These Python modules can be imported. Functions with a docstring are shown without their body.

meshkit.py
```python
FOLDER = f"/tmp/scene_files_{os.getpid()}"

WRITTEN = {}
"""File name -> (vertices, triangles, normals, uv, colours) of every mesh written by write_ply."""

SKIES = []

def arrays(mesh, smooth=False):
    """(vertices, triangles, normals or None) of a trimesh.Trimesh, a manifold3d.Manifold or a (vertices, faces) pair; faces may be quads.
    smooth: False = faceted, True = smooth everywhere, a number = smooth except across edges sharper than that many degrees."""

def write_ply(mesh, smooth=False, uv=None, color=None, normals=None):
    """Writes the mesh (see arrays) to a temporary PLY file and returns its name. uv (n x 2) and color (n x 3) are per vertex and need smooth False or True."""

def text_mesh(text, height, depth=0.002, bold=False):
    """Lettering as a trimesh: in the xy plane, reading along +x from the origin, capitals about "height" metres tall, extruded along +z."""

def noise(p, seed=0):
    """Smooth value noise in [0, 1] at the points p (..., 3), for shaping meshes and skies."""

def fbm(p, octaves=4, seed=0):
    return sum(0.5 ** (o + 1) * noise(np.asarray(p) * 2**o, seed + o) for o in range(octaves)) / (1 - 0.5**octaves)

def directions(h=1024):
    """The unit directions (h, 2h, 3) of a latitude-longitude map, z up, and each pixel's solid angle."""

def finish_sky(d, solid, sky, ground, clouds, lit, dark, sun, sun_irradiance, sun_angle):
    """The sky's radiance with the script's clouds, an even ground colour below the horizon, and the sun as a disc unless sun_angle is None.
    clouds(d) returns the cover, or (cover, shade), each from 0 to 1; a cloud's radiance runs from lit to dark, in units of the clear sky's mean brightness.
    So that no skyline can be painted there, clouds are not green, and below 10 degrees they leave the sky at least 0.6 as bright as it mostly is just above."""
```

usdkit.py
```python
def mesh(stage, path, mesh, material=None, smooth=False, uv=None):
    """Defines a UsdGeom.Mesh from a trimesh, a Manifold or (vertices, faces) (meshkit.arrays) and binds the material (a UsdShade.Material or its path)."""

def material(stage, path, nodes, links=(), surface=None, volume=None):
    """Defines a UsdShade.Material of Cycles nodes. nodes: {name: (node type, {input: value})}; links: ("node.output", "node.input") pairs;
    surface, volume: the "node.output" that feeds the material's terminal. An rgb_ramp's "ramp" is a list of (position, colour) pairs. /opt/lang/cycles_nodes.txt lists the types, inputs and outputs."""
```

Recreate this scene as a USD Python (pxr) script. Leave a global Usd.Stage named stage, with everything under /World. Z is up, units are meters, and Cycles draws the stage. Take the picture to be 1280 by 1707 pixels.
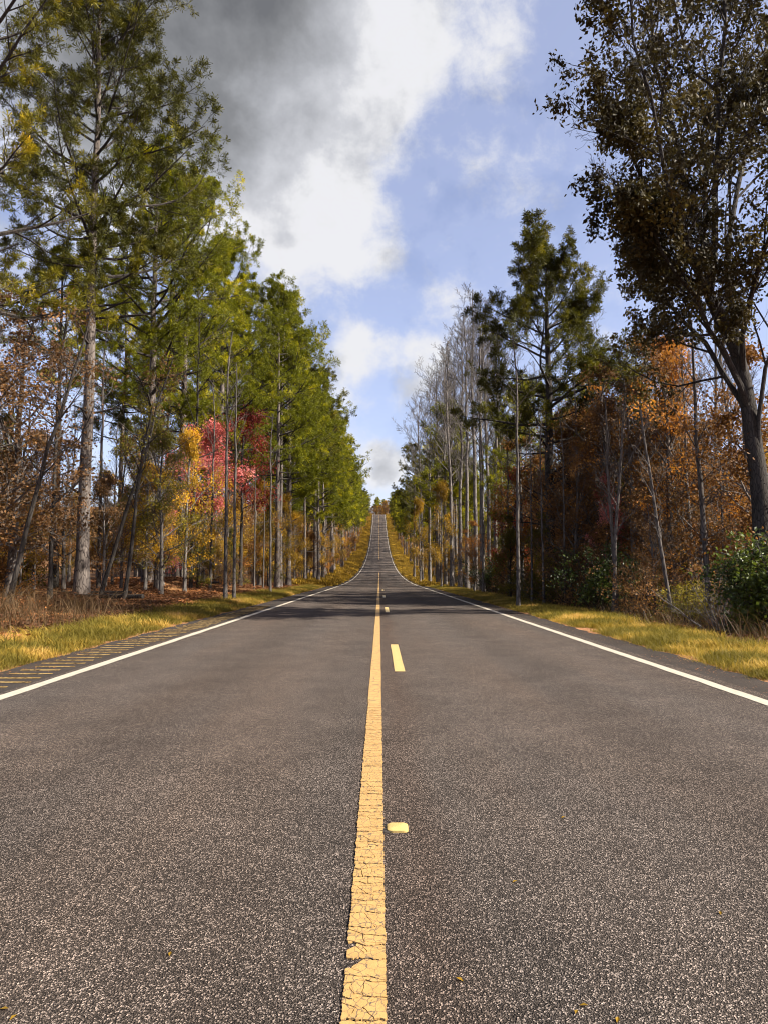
import math
import numpy as np
import trimesh
import shapely
from shapely.geometry import Polygon, MultiPoint, box as sbox
import usdkit, meshkit
from pxr import Usd, UsdGeom, UsdLux, UsdShade, Gf, Sdf, Vt

stage = Usd.Stage.CreateInMemory()
UsdGeom.SetStageUpAxis(stage, UsdGeom.Tokens.z)
UsdGeom.SetStageMetersPerUnit(stage, 1.0)
UsdGeom.Xform.Define(stage, '/World')
UsdGeom.Scope.Define(stage, '/World/Looks')

# ------------------------------------------------------------------ camera, sky, sun
CAM_H = 1.08
F = 1230.0                                    # focal length in pixels of a 1280 wide picture
cam = UsdGeom.Camera.Define(stage, '/World/camera')
cam.AddTranslateOp().Set((0, 0, CAM_H))
cam.AddRotateZOp().Set(-0.37)
cam.AddRotateXOp().Set(90 + 4.72)
cam.CreateHorizontalApertureAttr(36.0)
cam.CreateVerticalApertureAttr(36.0 * 1024 / 767)
cam.CreateFocalLengthAttr(36.0 * F / 1280)
cam.CreateClippingRangeAttr((0.05, 5000))
cam.CreateExposureAttr(1.75)

SUN_AZ = math.radians(106)                    # clockwise from straight ahead
SUN_EL = math.radians(38)
SUN = 1.25
SKY = 0.05

sun = UsdLux.DistantLight.Define(stage, '/World/sun')
sun.CreateIntensityAttr(SUN)
sun.CreateAngleAttr(0.5)
sun.CreateColorAttr((1.0, 0.93, 0.82))
sun.GetPrim().CreateAttribute('inputs:normalize', Sdf.ValueTypeNames.Bool).Set(True)
sun.AddRotateZOp().Set(-math.degrees(SUN_AZ))
sun.AddRotateXOp().Set(-(90 - math.degrees(SUN_EL)))
# local -z must shine away from the sun: with z rotated towards +y by (90-el) and then turned by the azimuth


def direction(px, py):
    v = np.array([(px - 632) / F, 1.0, (955 - py) / F])
    return v / np.linalg.norm(v)


def make_sky():
    n, l = {}, []
    n['tc'] = ('texture_coordinate', {})
    n['sky'] = ('sky_texture', dict(sky_type='single_scattering', sun_disc=False, sun_elevation=SUN_EL, sun_rotation=SUN_AZ, altitude=200.0,
                                    air_density=1.0, aerosol_density=1.6, ozone_density=2.2))
    n['tint'] = ('mix', dict(mix_type='multiply', fac=1.0, color2=(1.46, 1.27, 1.40)))
    l.append(('sky.color', 'tint.color1'))
    # lobes: (pixel direction, radius in degrees, weight)
    lobes = [((300, 0), 15, 0.50), ((520, 120), 9.5, 0.46), ((430, 270), 8, 0.36), ((610, 385), 4.4, 0.46), ((500, 330), 6.0, 0.32), ((640, 40), 5.5, 0.25), ((800, -10), 5.5, 0.24),
             ((700, 605), 3.0, 0.40), ((610, 575), 3.0, 0.34), ((640, 772), 2.6, 0.42), ((520, 500), 6, 0.20), ((690, 670), 2.4, 0.26), ((560, 640), 3.5, 0.20), ((760, 515), 3.5, 0.24),
             ((560, 690), 6.0, 0.16), ((660, 830), 5.0, 0.20), ((200, -420), 26, 0.40), ((60, 400), 14, 0.20)]
    last = None
    for i, ((px, py), r, w) in enumerate(lobes):
        d = direction(px, py)
        n[f'dot{i}'] = ('vector_math', dict(math_type='dot_product', vector2=tuple(d)))
        n[f'map{i}'] = ('map_range', dict(range_type='smoothstep', from_min=math.cos(math.radians(r)), from_max=1.0, to_min=0.0, to_max=w, clamp=True))
        l += [('tc.generated', f'dot{i}.vector1'), (f'dot{i}.value', f'map{i}.value')]
        if last:
            n[f'add{i}'] = ('math', dict(math_type='add'))
            l += [(last, f'add{i}.value1'), (f'map{i}.result', f'add{i}.value2')]
            last = f'add{i}.value'
        else:
            last = f'map{i}.result'
    # billows and fine wisps
    n['mp'] = ('mapping', dict(scale=(1.1, 1.1, 1.25)))
    n['n1'] = ('noise_texture', dict(scale=5.5, detail=10.0, roughness=0.60, distortion=0.12))
    n['n2'] = ('noise_texture', dict(scale=17.0, detail=10.0, roughness=0.64, distortion=0.2))
    l += [('tc.generated', 'mp.vector'), ('mp.vector', 'n1.vector'), ('mp.vector', 'n2.vector')]
    n['a1'] = ('math', dict(math_type='multiply_add', value2=1.05, value3=-0.54))
    n['a2'] = ('math', dict(math_type='multiply_add', value2=0.95, value3=-0.48))
    l += [('n1.fac', 'a1.value1'), ('n2.fac', 'a2.value1')]
    n['s1'] = ('math', dict(math_type='add'))
    n['s2'] = ('math', dict(math_type='add'))
    l += [(last, 's1.value1'), ('a1.value', 's1.value2'), ('s1.value', 's2.value1'), ('a2.value', 's2.value2')]
    n['cover'] = ('map_range', dict(range_type='smoothstep', from_min=0.0, from_max=0.52, to_min=0.24, to_max=0.97, clamp=True))
    l.append(('s2.value', 'cover.value'))
    # the thick middle of the bank is grey, its thinner edges are bright
    for q, ((px, py), r) in enumerate([((260, -60), 14.0), ((700, 625), 3.0), ((640, 790), 1.4)]):
        n[f'gd{q}'] = ('vector_math', dict(math_type='dot_product', vector2=tuple(direction(px, py))))
        n[f'gm{q}'] = ('map_range', dict(range_type='smoothstep', from_min=math.cos(math.radians(r)), from_max=1.0, to_min=0.0, to_max=[0.85, 0.26, 0.16][q], clamp=True))
        l += [('tc.generated', f'gd{q}.vector1'), (f'gd{q}.value', f'gm{q}.value')]
    n['g1'] = ('math', dict(math_type='maximum'))
    n['g2'] = ('math', dict(math_type='maximum'))
    l += [('gm0.result', 'g1.value1'), ('gm1.result', 'g1.value2'), ('g1.value', 'g2.value1'), ('gm2.result', 'g2.value2')]
    n['n3'] = ('noise_texture', dict(scale=9.0, detail=9.0, roughness=0.58, distortion=0.1))
    n['a3'] = ('math', dict(math_type='multiply_add', value2=1.35, value3=-0.64))
    n['s4'] = ('math', dict(math_type='add', use_clamp=True))
    l += [('mp.vector', 'n3.vector'), ('n3.fac', 'a3.value1'), ('g2.value', 's4.value1'), ('a3.value', 's4.value2')]
    k = 5.2
    n['shade'] = ('rgb_ramp', dict(ramp=[(0.0, (1.0 * k, 1.0 * k, 1.03 * k)), (0.06, (0.98 * k, 0.98 * k, 1.0 * k)), (0.2, (0.74 * k, 0.75 * k, 0.79 * k)), (0.45, (0.52 * k, 0.53 * k, 0.56 * k)), (0.75, (0.31 * k, 0.315 * k, 0.325 * k)), (1.0, (0.20 * k, 0.204 * k, 0.212 * k))]))
    l.append(('s4.value', 'shade.fac'))
    n['mix'] = ('mix', dict(mix_type='mix'))
    l += [('cover.result', 'mix.fac'), ('tint.color', 'mix.color1'), ('shade.color', 'mix.color2')]
    n['bg'] = ('background_shader', dict(strength=SKY))
    l.append(('mix.color', 'bg.color'))
    return usdkit.material(stage, '/World/Looks/sky', n, l, surface='bg.background')


sky_mat = make_sky()
dome = UsdLux.DomeLight.Define(stage, '/World/sky')
UsdShade.MaterialBindingAPI.Apply(dome.GetPrim()).Bind(sky_mat)

# ------------------------------------------------------------------ helpers
used_names = {}


def numbered(name, parent='/World'):
    k = used_names.get((parent, name), 0)
    used_names[(parent, name)] = k + 1
    return name if k == 0 else f'{name}_{k:03d}'


def tag(prim, label=None, cat=None, group=None, kind=None):
    for key, v in (('label', label), ('category', cat), ('group', group), ('kind', kind)):
        if v:
            prim.SetCustomDataByKey(key, v)
    return prim


def path_of(parent):
    return '/World' if parent is None else str(parent.GetPath())


def obj(name, mesh, mat, parent=None, smooth=False):
    p = path_of(parent)
    return usdkit.mesh(stage, f'{p}/{numbered(name, p)}', mesh, mat, smooth=smooth).GetPrim()


def thing(name, loc=(0, 0, 0), rotz=0.0, scale=None):
    x = UsdGeom.Xform.Define(stage, '/World/' + numbered(name))
    x.AddTranslateOp().Set(tuple(map(float, loc)))
    x.AddRotateZOp().Set(float(math.degrees(rotz)))
    if scale is not None:
        x.AddScaleOp().Set(tuple(map(float, scale)))
    return x.GetPrim()


stage.CreateClassPrim('/World/tree_kinds')


def kind_prim(name):
    return UsdGeom.Xform.Define(stage, '/World/tree_kinds/' + name).GetPrim()


def place(kind, name, x, y, h=1.0, rot=0.0, label='', cat='tree', group=None, w=None, dz=-0.04):
    w = h if w is None else w
    t = thing(name, (x, y, float(ground_z(x, y)) + dz), rot, (w, w, h))
    t.GetReferences().AddInternalReference(kind.GetPath())
    t.SetInstanceable(True)
    tag(t, label, cat, group)
    return t


def unit(v):
    return v / (np.linalg.norm(v, axis=-1, keepdims=True) + 1e-12)


def perp(t):
    a = np.where(np.abs(t[..., 2:3]) < 0.9, np.array([0, 0, 1.0]), np.array([1.0, 0, 0]))
    b = unit(np.cross(t, a))
    return b, np.cross(t, b)


def grow_curves(start, d, length, k, up, wob, rng):
    n = len(start)
    P = np.empty((n, k, 3))
    P[:, 0] = start
    d = unit(d)
    step = (length / (k - 1))[:, None]
    upv = np.asarray(up) * np.ones(n)
    for i in range(1, k):
        P[:, i] = P[:, i - 1] + d * step
        d = unit(d + upv[:, None] * np.array([0, 0, 1.0]) / (k - 1) + wob * rng.normal(size=(n, 3)) / math.sqrt(k - 1))
    return P


def sample(P, R, t):
    """Points, tangents and radii at parameters t (n, m) of the curves P (n, k, 3)."""
    k = P.shape[1]
    f = np.clip(t, 0, 0.9999) * (k - 1)
    i = f.astype(int)
    g = (f - i)[..., None]
    rows = np.arange(len(P))[:, None]
    a, b = P[rows, i], P[rows, i + 1]
    return a + (b - a) * g, unit(b - a), (R[rows, i] * (1 - g[..., 0]) + R[rows, i + 1] * g[..., 0])


def lengths(P):
    return np.linalg.norm(np.diff(P, axis=1), axis=2).sum(1)


def branch(P, R, m, t0, t1, ang, ang_sd, lfac, rng, k=5, up=0.0, wob=0.25, rfac=0.55, tip=0.25, taper_len=0.6):
    n = len(P)
    t = t0 + (t1 - t0) * (np.arange(m)[None] + rng.random((n, m))) / m
    pos, tan, rad = sample(P, R, t)
    b, c = perp(tan)
    phi = (np.arange(m)[None] * 2.39996 + rng.random((n, 1)) * 6.283 + rng.normal(0, 0.4, (n, m)))[..., None]
    a = np.radians(ang + ang_sd * rng.normal(size=(n, m)))[..., None]
    d = np.cos(a) * tan + np.sin(a) * (np.cos(phi) * b + np.sin(phi) * c)
    L = lengths(P)[:, None] * lfac * (1 - taper_len * t) * rng.uniform(0.65, 1.25, (n, m))
    pos, d, L, rad = pos.reshape(-1, 3), d.reshape(-1, 3), L.ravel(), rad.ravel()
    C = grow_curves(pos, d, L, k, up, wob, rng)
    r0 = np.minimum(rad * rfac, 0.02 + 0.03 * L)
    return C, r0[:, None] * np.linspace(1, tip, k)[None]


def tubes(P, R, sides=4):
    n, k, _ = P.shape
    T = np.empty_like(P)
    T[:, 1:-1] = P[:, 2:] - P[:, :-2]
    T[:, 0], T[:, -1] = P[:, 1] - P[:, 0], P[:, -1] - P[:, -2]
    T = unit(T)
    b, c = perp(T)
    ang = np.arange(sides) * 2 * math.pi / sides
    V = P[:, :, None] + R[:, :, None, None] * (np.cos(ang)[:, None] * b[:, :, None] + np.sin(ang)[:, None] * c[:, :, None])
    i, j, s = np.meshgrid(np.arange(n), np.arange(k - 1), np.arange(sides), indexing='ij')
    base = i * k * sides + j * sides
    q = np.stack([base + s, base + (s + 1) % sides, base + sides + (s + 1) % sides, base + sides + s], -1).reshape(-1, 4)
    return V.reshape(-1, 3), np.vstack([q[:, [0, 1, 2]], q[:, [0, 2, 3]]])


def join(parts):
    vs, fs, o = [], [], 0
    for v, f in parts:
        vs.append(v)
        fs.append(np.asarray(f) + o)
        o += len(v)
    return np.vstack(vs), np.vstack(fs)


def leaves(c, size, rng, hang=0.35, aspect=0.62):
    """A folded four-cornered leaf at each point; every leaf is an island of its own."""
    n = len(c)
    u = unit(rng.normal(size=(n, 3)) + np.array([0, 0, -hang]))
    b, w = perp(u)
    phi = rng.random((n, 1)) * 6.283
    side = np.cos(phi) * b + np.sin(phi) * w
    nor = np.cross(u, side)
    s = (size * rng.uniform(0.6, 1.3, n))[:, None]
    V = np.stack([c, c + u * s * 0.45 + side * s * aspect / 2 + nor * s * 0.08, c + u * s, c + u * s * 0.45 - side * s * aspect / 2 + nor * s * 0.08], 1)
    o = np.arange(n)[:, None] * 4
    return V.reshape(-1, 3), np.vstack([o + [0, 1, 2], o + [0, 2, 3]])


def tufts(c, d, L, blades, width, rng, spread=1.1):
    """Needle tufts: narrow blades that fan from one shared point, so that each tuft is one island."""
    n = len(c)
    dirs = unit(unit(d)[:, None] * 0.85 + spread * rng.normal(size=(n, blades, 3)))
    b, w = perp(dirs)
    phi = rng.random((n, blades, 1)) * 6.283
    side = (np.cos(phi) * b + np.sin(phi) * w) * width * 0.5
    tip = c[:, None] + dirs * (L * rng.uniform(0.65, 1.15, (n, blades)))[..., None]
    V = np.concatenate([c[:, None], tip - side, tip + side], 1)
    o = np.arange(n)[:, None] * (1 + 2 * blades)
    i = np.arange(blades)[None]
    Fc = np.stack([np.broadcast_to(o, (n, blades)), o + 1 + i, o + 1 + blades + i], -1).reshape(-1, 3)
    return V.reshape(-1, 3), Fc


# ------------------------------------------------------------------ the lie of the land
def prof(y):
    y = np.asarray(y, float)
    z = 0.000275 * np.clip(y - 60, 0, 345) ** 2
    over = np.clip(y - 405, 0, 400)
    return z + 0.19 * 22 * (1 - np.exp(-over / 22)) * np.exp(-over / 30) - 0.000 * over


LEFT_EDGE, RIGHT_EDGE = -4.16, 3.86


def centre(y):
    over = np.clip(np.asarray(y, float) - 408, 0, None)
    return -0.006 * over ** 2


def ground_z(x, y):
    x, y = np.asarray(x, float), np.asarray(y, float)
    xs = x - centre(y)
    far = np.clip((y - 70) / 80, 0, 1)
    left = np.interp(-xs, [0, 4.0, 4.5, 5.6, 7.0, 9, 14, 40], [-0.05, -0.05, -0.03, 0.0, 0.12, 0.28, 0.45, 1.2])
    left = left + 0.5 * np.exp(-((-xs - 10) / 3.2) ** 2 - ((y - 35) / 8) ** 2) * (xs < 0)
    leftf = np.interp(-xs, [0, 4.0, 4.6, 6.5, 9, 14, 40], [-0.05, -0.05, 0.05, 0.75, 0.9, 0.9, 1.5])
    right = np.interp(xs, [0, 3.7, 4.2, 5.4, 7.0, 10, 16, 40], [-0.05, -0.05, -0.03, -0.06, -0.22, -0.35, -0.2, 0.4])
    rightf = np.interp(xs, [0, 3.7, 4.4, 6.5, 9, 14, 40], [-0.05, -0.05, 0.0, 0.2, -0.3, -0.3, 0.4])
    side = np.where(xs < 0, left * (1 - far) + leftf * far, right * (1 - far) + rightf * far)
    off = np.clip((np.abs(xs) - 4.0) / 2.5, 0, 1)
    p = np.stack([x * 0.45, y * 0.45, np.zeros_like(x * y)], -1)
    big = np.stack([x * 0.012 + 7, y * 0.012, np.zeros_like(x * y)], -1)
    return prof(y) + side + off * 0.22 * (meshkit.fbm(p, 4, 3) - 0.5) + np.clip((np.abs(xs) - 30) / 120, 0, 1) * 14 * (meshkit.noise(big, 8) - 0.4)


def at(px, d):
    return (px - 632) / F * d


def z_at(py, d):
    return CAM_H + (955 - py) / F * d


# ------------------------------------------------------------------ materials
def L(name):
    return '/World/Looks/' + name


def leaf_look(name, ramp, trans=0.35, tcol=1.25, rough=0.55, spec=0.12, patch=0.5):
    n = {
        'geo': ('geometry', {}), 'oi': ('object_info', {}),
        'ramp': ('rgb_ramp', dict(ramp=ramp)),
        'noise': ('noise_texture', dict(scale=0.75, detail=3.0)),
        'mr': ('map_range', dict(from_min=0.3, from_max=0.7, to_min=-patch, to_max=patch)),
        'sum': ('math', dict(math_type='add')),
        'oim': ('map_range', dict(from_min=0.0, from_max=1.0, to_min=-0.18, to_max=0.18)),
        'sum2': ('math', dict(math_type='add', use_clamp=True)),
        'val': ('map_range', dict(from_min=0.0, from_max=1.0, to_min=0.7, to_max=1.3)),
        'hsv': ('hsv', {}),
        'p': ('principled_bsdf', dict(roughness=rough, specular_ior_level=spec)),
        'tr': ('translucent_bsdf', {}),
        'tc': ('mix', dict(mix_type='multiply', fac=1.0, color2=(tcol, tcol, tcol * 0.7))),
        'mix': ('mix_closure', dict(fac=trans)),
        'wn': ('white_noise_texture', dict(dimensions='1D')),
    }
    l = [('geo.random_per_island', 'sum.value1'), ('geo.position', 'noise.vector'), ('noise.fac', 'mr.value'), ('mr.result', 'sum.value2'),
         ('oi.random', 'oim.value'), ('sum.value', 'sum2.value1'), ('oim.result', 'sum2.value2'), ('sum2.value', 'ramp.fac'),
         ('geo.random_per_island', 'wn.w'), ('wn.value', 'val.value'), ('val.result', 'hsv.value'), ('ramp.color', 'hsv.color'),
         ('hsv.color', 'p.base_color'), ('hsv.color', 'tc.color1'), ('tc.color', 'tr.color'), ('p.BSDF', 'mix.closure1'), ('tr.BSDF', 'mix.closure2')]
    return usdkit.material(stage, L(name), n, l, surface='mix.closure')


def bark_look(name, dark, light, scale=6.0, stretch=0.25, bump=0.6):
    n = {
        'geo': ('geometry', {}), 'map': ('mapping', dict(scale=(1, 1, stretch))),
        'v': ('voronoi_texture', dict(feature='distance_to_edge', scale=scale * 2.2, randomness=1.0)),
        'no': ('noise_texture', dict(scale=scale, detail=6.0, roughness=0.65)),
        'big': ('noise_texture', dict(scale=0.9, detail=3.0)),
        'vm': ('map_range', dict(from_min=0.0, from_max=0.12, to_min=0.0, to_max=1.0, clamp=True)),
        'mul': ('math', dict(math_type='multiply')),
        'add': ('math', dict(math_type='multiply_add', value2=0.5, value3=-0.25)),
        'sum': ('math', dict(math_type='add', use_clamp=True)),
        'ramp': ('rgb_ramp', dict(ramp=[(0.0, dark), (0.35, [d * 0.6 + l_ * 0.4 for d, l_ in zip(dark, light)]), (0.9, light)])),
        'b': ('bump', dict(strength=bump, distance=0.02)),
        'p': ('principled_bsdf', dict(roughness=0.9, specular_ior_level=0.15)),
    }
    l = [('geo.position', 'map.vector'), ('map.vector', 'v.vector'), ('map.vector', 'no.vector'), ('geo.position', 'big.vector'), ('v.distance', 'vm.value'),
         ('vm.result', 'mul.value1'), ('no.fac', 'mul.value2'), ('big.fac', 'add.value1'), ('mul.value', 'sum.value1'), ('add.value', 'sum.value2'),
         ('sum.value', 'ramp.fac'), ('ramp.color', 'p.base_color'), ('sum.value', 'b.height'), ('b.normal', 'p.normal')]
    return usdkit.material(stage, L(name), n, l, surface='p.BSDF')


def wheel(q):
    x = -3.45 + 6.9 * q / 40
    v = 1.0 + 0.13 * sum(math.exp(-((x - c) / 0.38) ** 2) for c in (-2.45, -0.95, 0.95, 2.45)) - 0.10 * math.exp(-((x + 1.7) / 0.3) ** 2) - 0.10 * math.exp(-((x - 1.7) / 0.3) ** 2)
    seam = math.exp(-((x - 0.10) / 0.12) ** 2)
    return (v * (1 - 0.10 * seam), v * (1 - 0.20 * seam), v * (1 - 0.26 * seam))


WHEEL = [wheel(q) for q in range(41)]


def asphalt_look(name, dark, mid, light, brown=0.5, speck=1.0):
    n = {
        'geo': ('geometry', {}),
        'v': ('voronoi_texture', dict(feature='f1', scale=215.0, randomness=1.0)),
        'v2': ('voronoi_texture', dict(feature='f1', scale=420.0, randomness=1.0)),
        'sep': ('separate_color', {}), 'sep2': ('separate_color', {}),
        'r1': ('rgb_ramp', dict(ramp=[(0.0, dark), (0.45, mid), (0.80, [m * 1.5 for m in mid]), (0.9, light), (1.0, [min(0.5, c * 1.5) for c in light])])),
        'r2': ('rgb_ramp', dict(ramp=[(0.0, dark), (0.5, mid), (0.85, [m * 1.6 for m in mid]), (1.0, light)])),
        'mixs': ('mix', dict(mix_type='mix', fac=0.5)),
        'map': ('mapping', dict(scale=(0.9, 0.10, 1.0))),
        'st': ('noise_texture', dict(scale=1.0, detail=5.0, roughness=0.6)),
        'stm': ('map_range', dict(from_min=0.35, from_max=0.7, to_min=0.0, to_max=brown, clamp=True)),
        'bm': ('mix', dict(mix_type='multiply', color2=(1.16, 0.97, 0.80))),
        'bl': ('noise_texture', dict(scale=1.7, detail=6.0, roughness=0.7)),
        'blm': ('map_range', dict(from_min=0.3, from_max=0.7, to_min=0.78, to_max=1.22)),
        'hv': ('hsv', {}),
        'sx': ('separate_xyz', {}), 'wx': ('noise_texture', dict(scale=0.35, detail=2.0)), 'wa': ('math', dict(math_type='multiply_add', value2=0.5)), 'nx': ('map_range', dict(from_min=-3.2, from_max=3.7, to_min=0.0, to_max=1.0, clamp=True)),
        'wp': ('rgb_ramp', dict(ramp=[(q / 40, WHEEL[q]) for q in range(41)])), 'wm': ('mix', dict(mix_type='multiply', fac=1.0)),
        'bump': ('bump', dict(strength=0.95 * speck, distance=0.006)),
        'p': ('principled_bsdf', dict(roughness=0.88, specular_ior_level=0.10)),
    }
    l = [('geo.position', 'v.vector'), ('geo.position', 'v2.vector'), ('v.color', 'sep.color'), ('v2.color', 'sep2.color'), ('sep.r', 'r1.fac'), ('sep2.r', 'r2.fac'),
         ('r1.color', 'mixs.color1'), ('r2.color', 'mixs.color2'), ('geo.position', 'map.vector'), ('map.vector', 'st.vector'), ('st.fac', 'stm.value'),
         ('stm.result', 'bm.fac'), ('mixs.color', 'bm.color1'), ('geo.position', 'bl.vector'), ('bl.fac', 'blm.value'), ('blm.result', 'hv.value'), ('bm.color', 'wm.color1'), ('geo.position', 'sx.vector'), ('geo.position', 'wx.vector'), ('wx.fac', 'wa.value1'), ('sx.x', 'wa.value3'), ('wa.value', 'nx.value'), ('nx.result', 'wp.fac'), ('wp.color', 'wm.color2'), ('wm.color', 'hv.color'),
         ('hv.color', 'p.base_color'), ('v.distance', 'bump.height'), ('bump.normal', 'p.normal')]
    return usdkit.material(stage, L(name), n, l, surface='p.BSDF')


def paint_look(name, a, b, crack=0.0, wear=0.5, rough=0.7, cscale=13.0):
    n = {
        'geo': ('geometry', {}),
        'no': ('noise_texture', dict(scale=14.0, detail=6.0, roughness=0.7)),
        'ramp': ('rgb_ramp', dict(ramp=[(0.25, b), (0.6, a)])),
        'fine': ('noise_texture', dict(scale=160.0, detail=4.0, roughness=0.7)),
        'fm': ('map_range', dict(from_min=0.60, from_max=0.72, to_min=0.0, to_max=wear, clamp=True)),
        'm2': ('mix', dict(color2=(0.07, 0.06, 0.05))),
        'map': ('mapping', dict(scale=(1.0, 0.75, 0.0))),
        'dn': ('noise_texture', dict(scale=45.0, detail=3.0)), 'dm': ('vector_math', dict(math_type='multiply_add', vector2=(0.022, 0.022, 0.0))),
        'vo': ('voronoi_texture', dict(feature='distance_to_edge', scale=cscale, randomness=1.0)),
        'vm': ('map_range', dict(from_min=0.0, from_max=0.05, to_min=crack, to_max=0.0, clamp=True)),
        'm3': ('mix', dict(color2=(0.05, 0.045, 0.04))),
        'bump': ('bump', dict(strength=0.4, distance=0.003)),
        'p': ('principled_bsdf', dict(roughness=rough, specular_ior_level=0.3)),
    }
    l = [('geo.position', 'no.vector'), ('no.fac', 'ramp.fac'), ('geo.position', 'fine.vector'), ('fine.fac', 'fm.value'), ('fm.result', 'm2.fac'), ('ramp.color', 'm2.color1'),
         ('geo.position', 'map.vector'), ('geo.position', 'dn.vector'), ('dn.color', 'dm.vector1'), ('map.vector', 'dm.vector3'), ('dm.vector', 'vo.vector'), ('vo.distance', 'vm.value'), ('vm.result', 'm3.fac'), ('m2.color', 'm3.color1'), ('m3.color', 'p.base_color'),
         ('fine.fac', 'bump.height'), ('bump.normal', 'p.normal')]
    return usdkit.material(stage, L(name), n, l, surface='p.BSDF')


def soil_look(name, stops, scale=3.0):
    n = {
        'geo': ('geometry', {}),
        'no': ('noise_texture', dict(scale=scale, detail=8.0, roughness=0.7)),
        'vo': ('voronoi_texture', dict(feature='f1', scale=18.0)),
        'sep': ('separate_color', {}),
        'mul': ('math', dict(math_type='multiply_add', value2=0.45, value3=-0.22)),
        'sum': ('math', dict(math_type='add', use_clamp=True)),
        'ramp': ('rgb_ramp', dict(ramp=stops)),
        'bump': ('bump', dict(strength=0.9, distance=0.04)),
        'p': ('principled_bsdf', dict(roughness=0.95, specular_ior_level=0.1)),
    }
    l = [('geo.position', 'no.vector'), ('geo.position', 'vo.vector'), ('vo.color', 'sep.color'), ('sep.r', 'mul.value1'), ('no.fac', 'sum.value1'), ('mul.value', 'sum.value2'),
         ('sum.value', 'ramp.fac'), ('ramp.color', 'p.base_color'), ('sum.value', 'bump.height'), ('bump.normal', 'p.normal')]
    return usdkit.material(stage, L(name), n, l, surface='p.BSDF')


M = {}
M['asphalt'] = asphalt_look('asphalt', (0.0050, 0.0041, 0.0034), (0.0285, 0.0232, 0.0192), (0.29, 0.24, 0.205))
M['shoulder'] = asphalt_look('shoulder_asphalt', (0.011, 0.0098, 0.009), (0.027, 0.024, 0.022), (0.075, 0.066, 0.058), brown=0.9, speck=0.6)
M['yellow'] = paint_look('yellow_paint', (0.34, 0.205, 0.070), (0.265, 0.15, 0.048), crack=0.95, wear=0.5, cscale=38.0)
M['yellow_far'] = paint_look('yellow_paint_cracked', (0.35, 0.215, 0.075), (0.28, 0.165, 0.053), crack=0.9, wear=0.45)
M['yellow_new'] = paint_look('yellow_marker', (0.40, 0.285, 0.10), (0.35, 0.24, 0.08), crack=0.0, wear=0.2, rough=0.45)
M['white'] = paint_look('white_paint', (0.35, 0.31, 0.245), (0.26, 0.225, 0.17), crack=0.0, wear=0.85)
M['soil'] = soil_look('forest_floor', [(0.2, (0.045, 0.025, 0.012)), (0.45, (0.13, 0.064, 0.026)), (0.65, (0.23, 0.112, 0.042)), (0.85, (0.30, 0.17, 0.075))])
M['straw'] = soil_look('pine_straw', [(0.2, (0.04, 0.026, 0.013)), (0.45, (0.17, 0.11, 0.04)), (0.8, (0.30, 0.21, 0.09))], scale=30.0)
M['clay'] = soil_look('clay', [(0.2, (0.13, 0.055, 0.025)), (0.5, (0.25, 0.12, 0.055)), (0.8, (0.34, 0.19, 0.09))], scale=12.0)
M['pine_bark'] = bark_look('pine_bark', (0.028, 0.022, 0.019), (0.17, 0.142, 0.122))
M['dark_bark'] = bark_look('dark_bark', (0.011, 0.0095, 0.008), (0.055, 0.046, 0.039))
M['oak_bark'] = bark_look('oak_bark', (0.010, 0.009, 0.008), (0.050, 0.043, 0.037), scale=9.0)
M['grey_bark'] = bark_look('grey_bark', (0.045, 0.039, 0.034), (0.19, 0.168, 0.148), scale=4.0)
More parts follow.
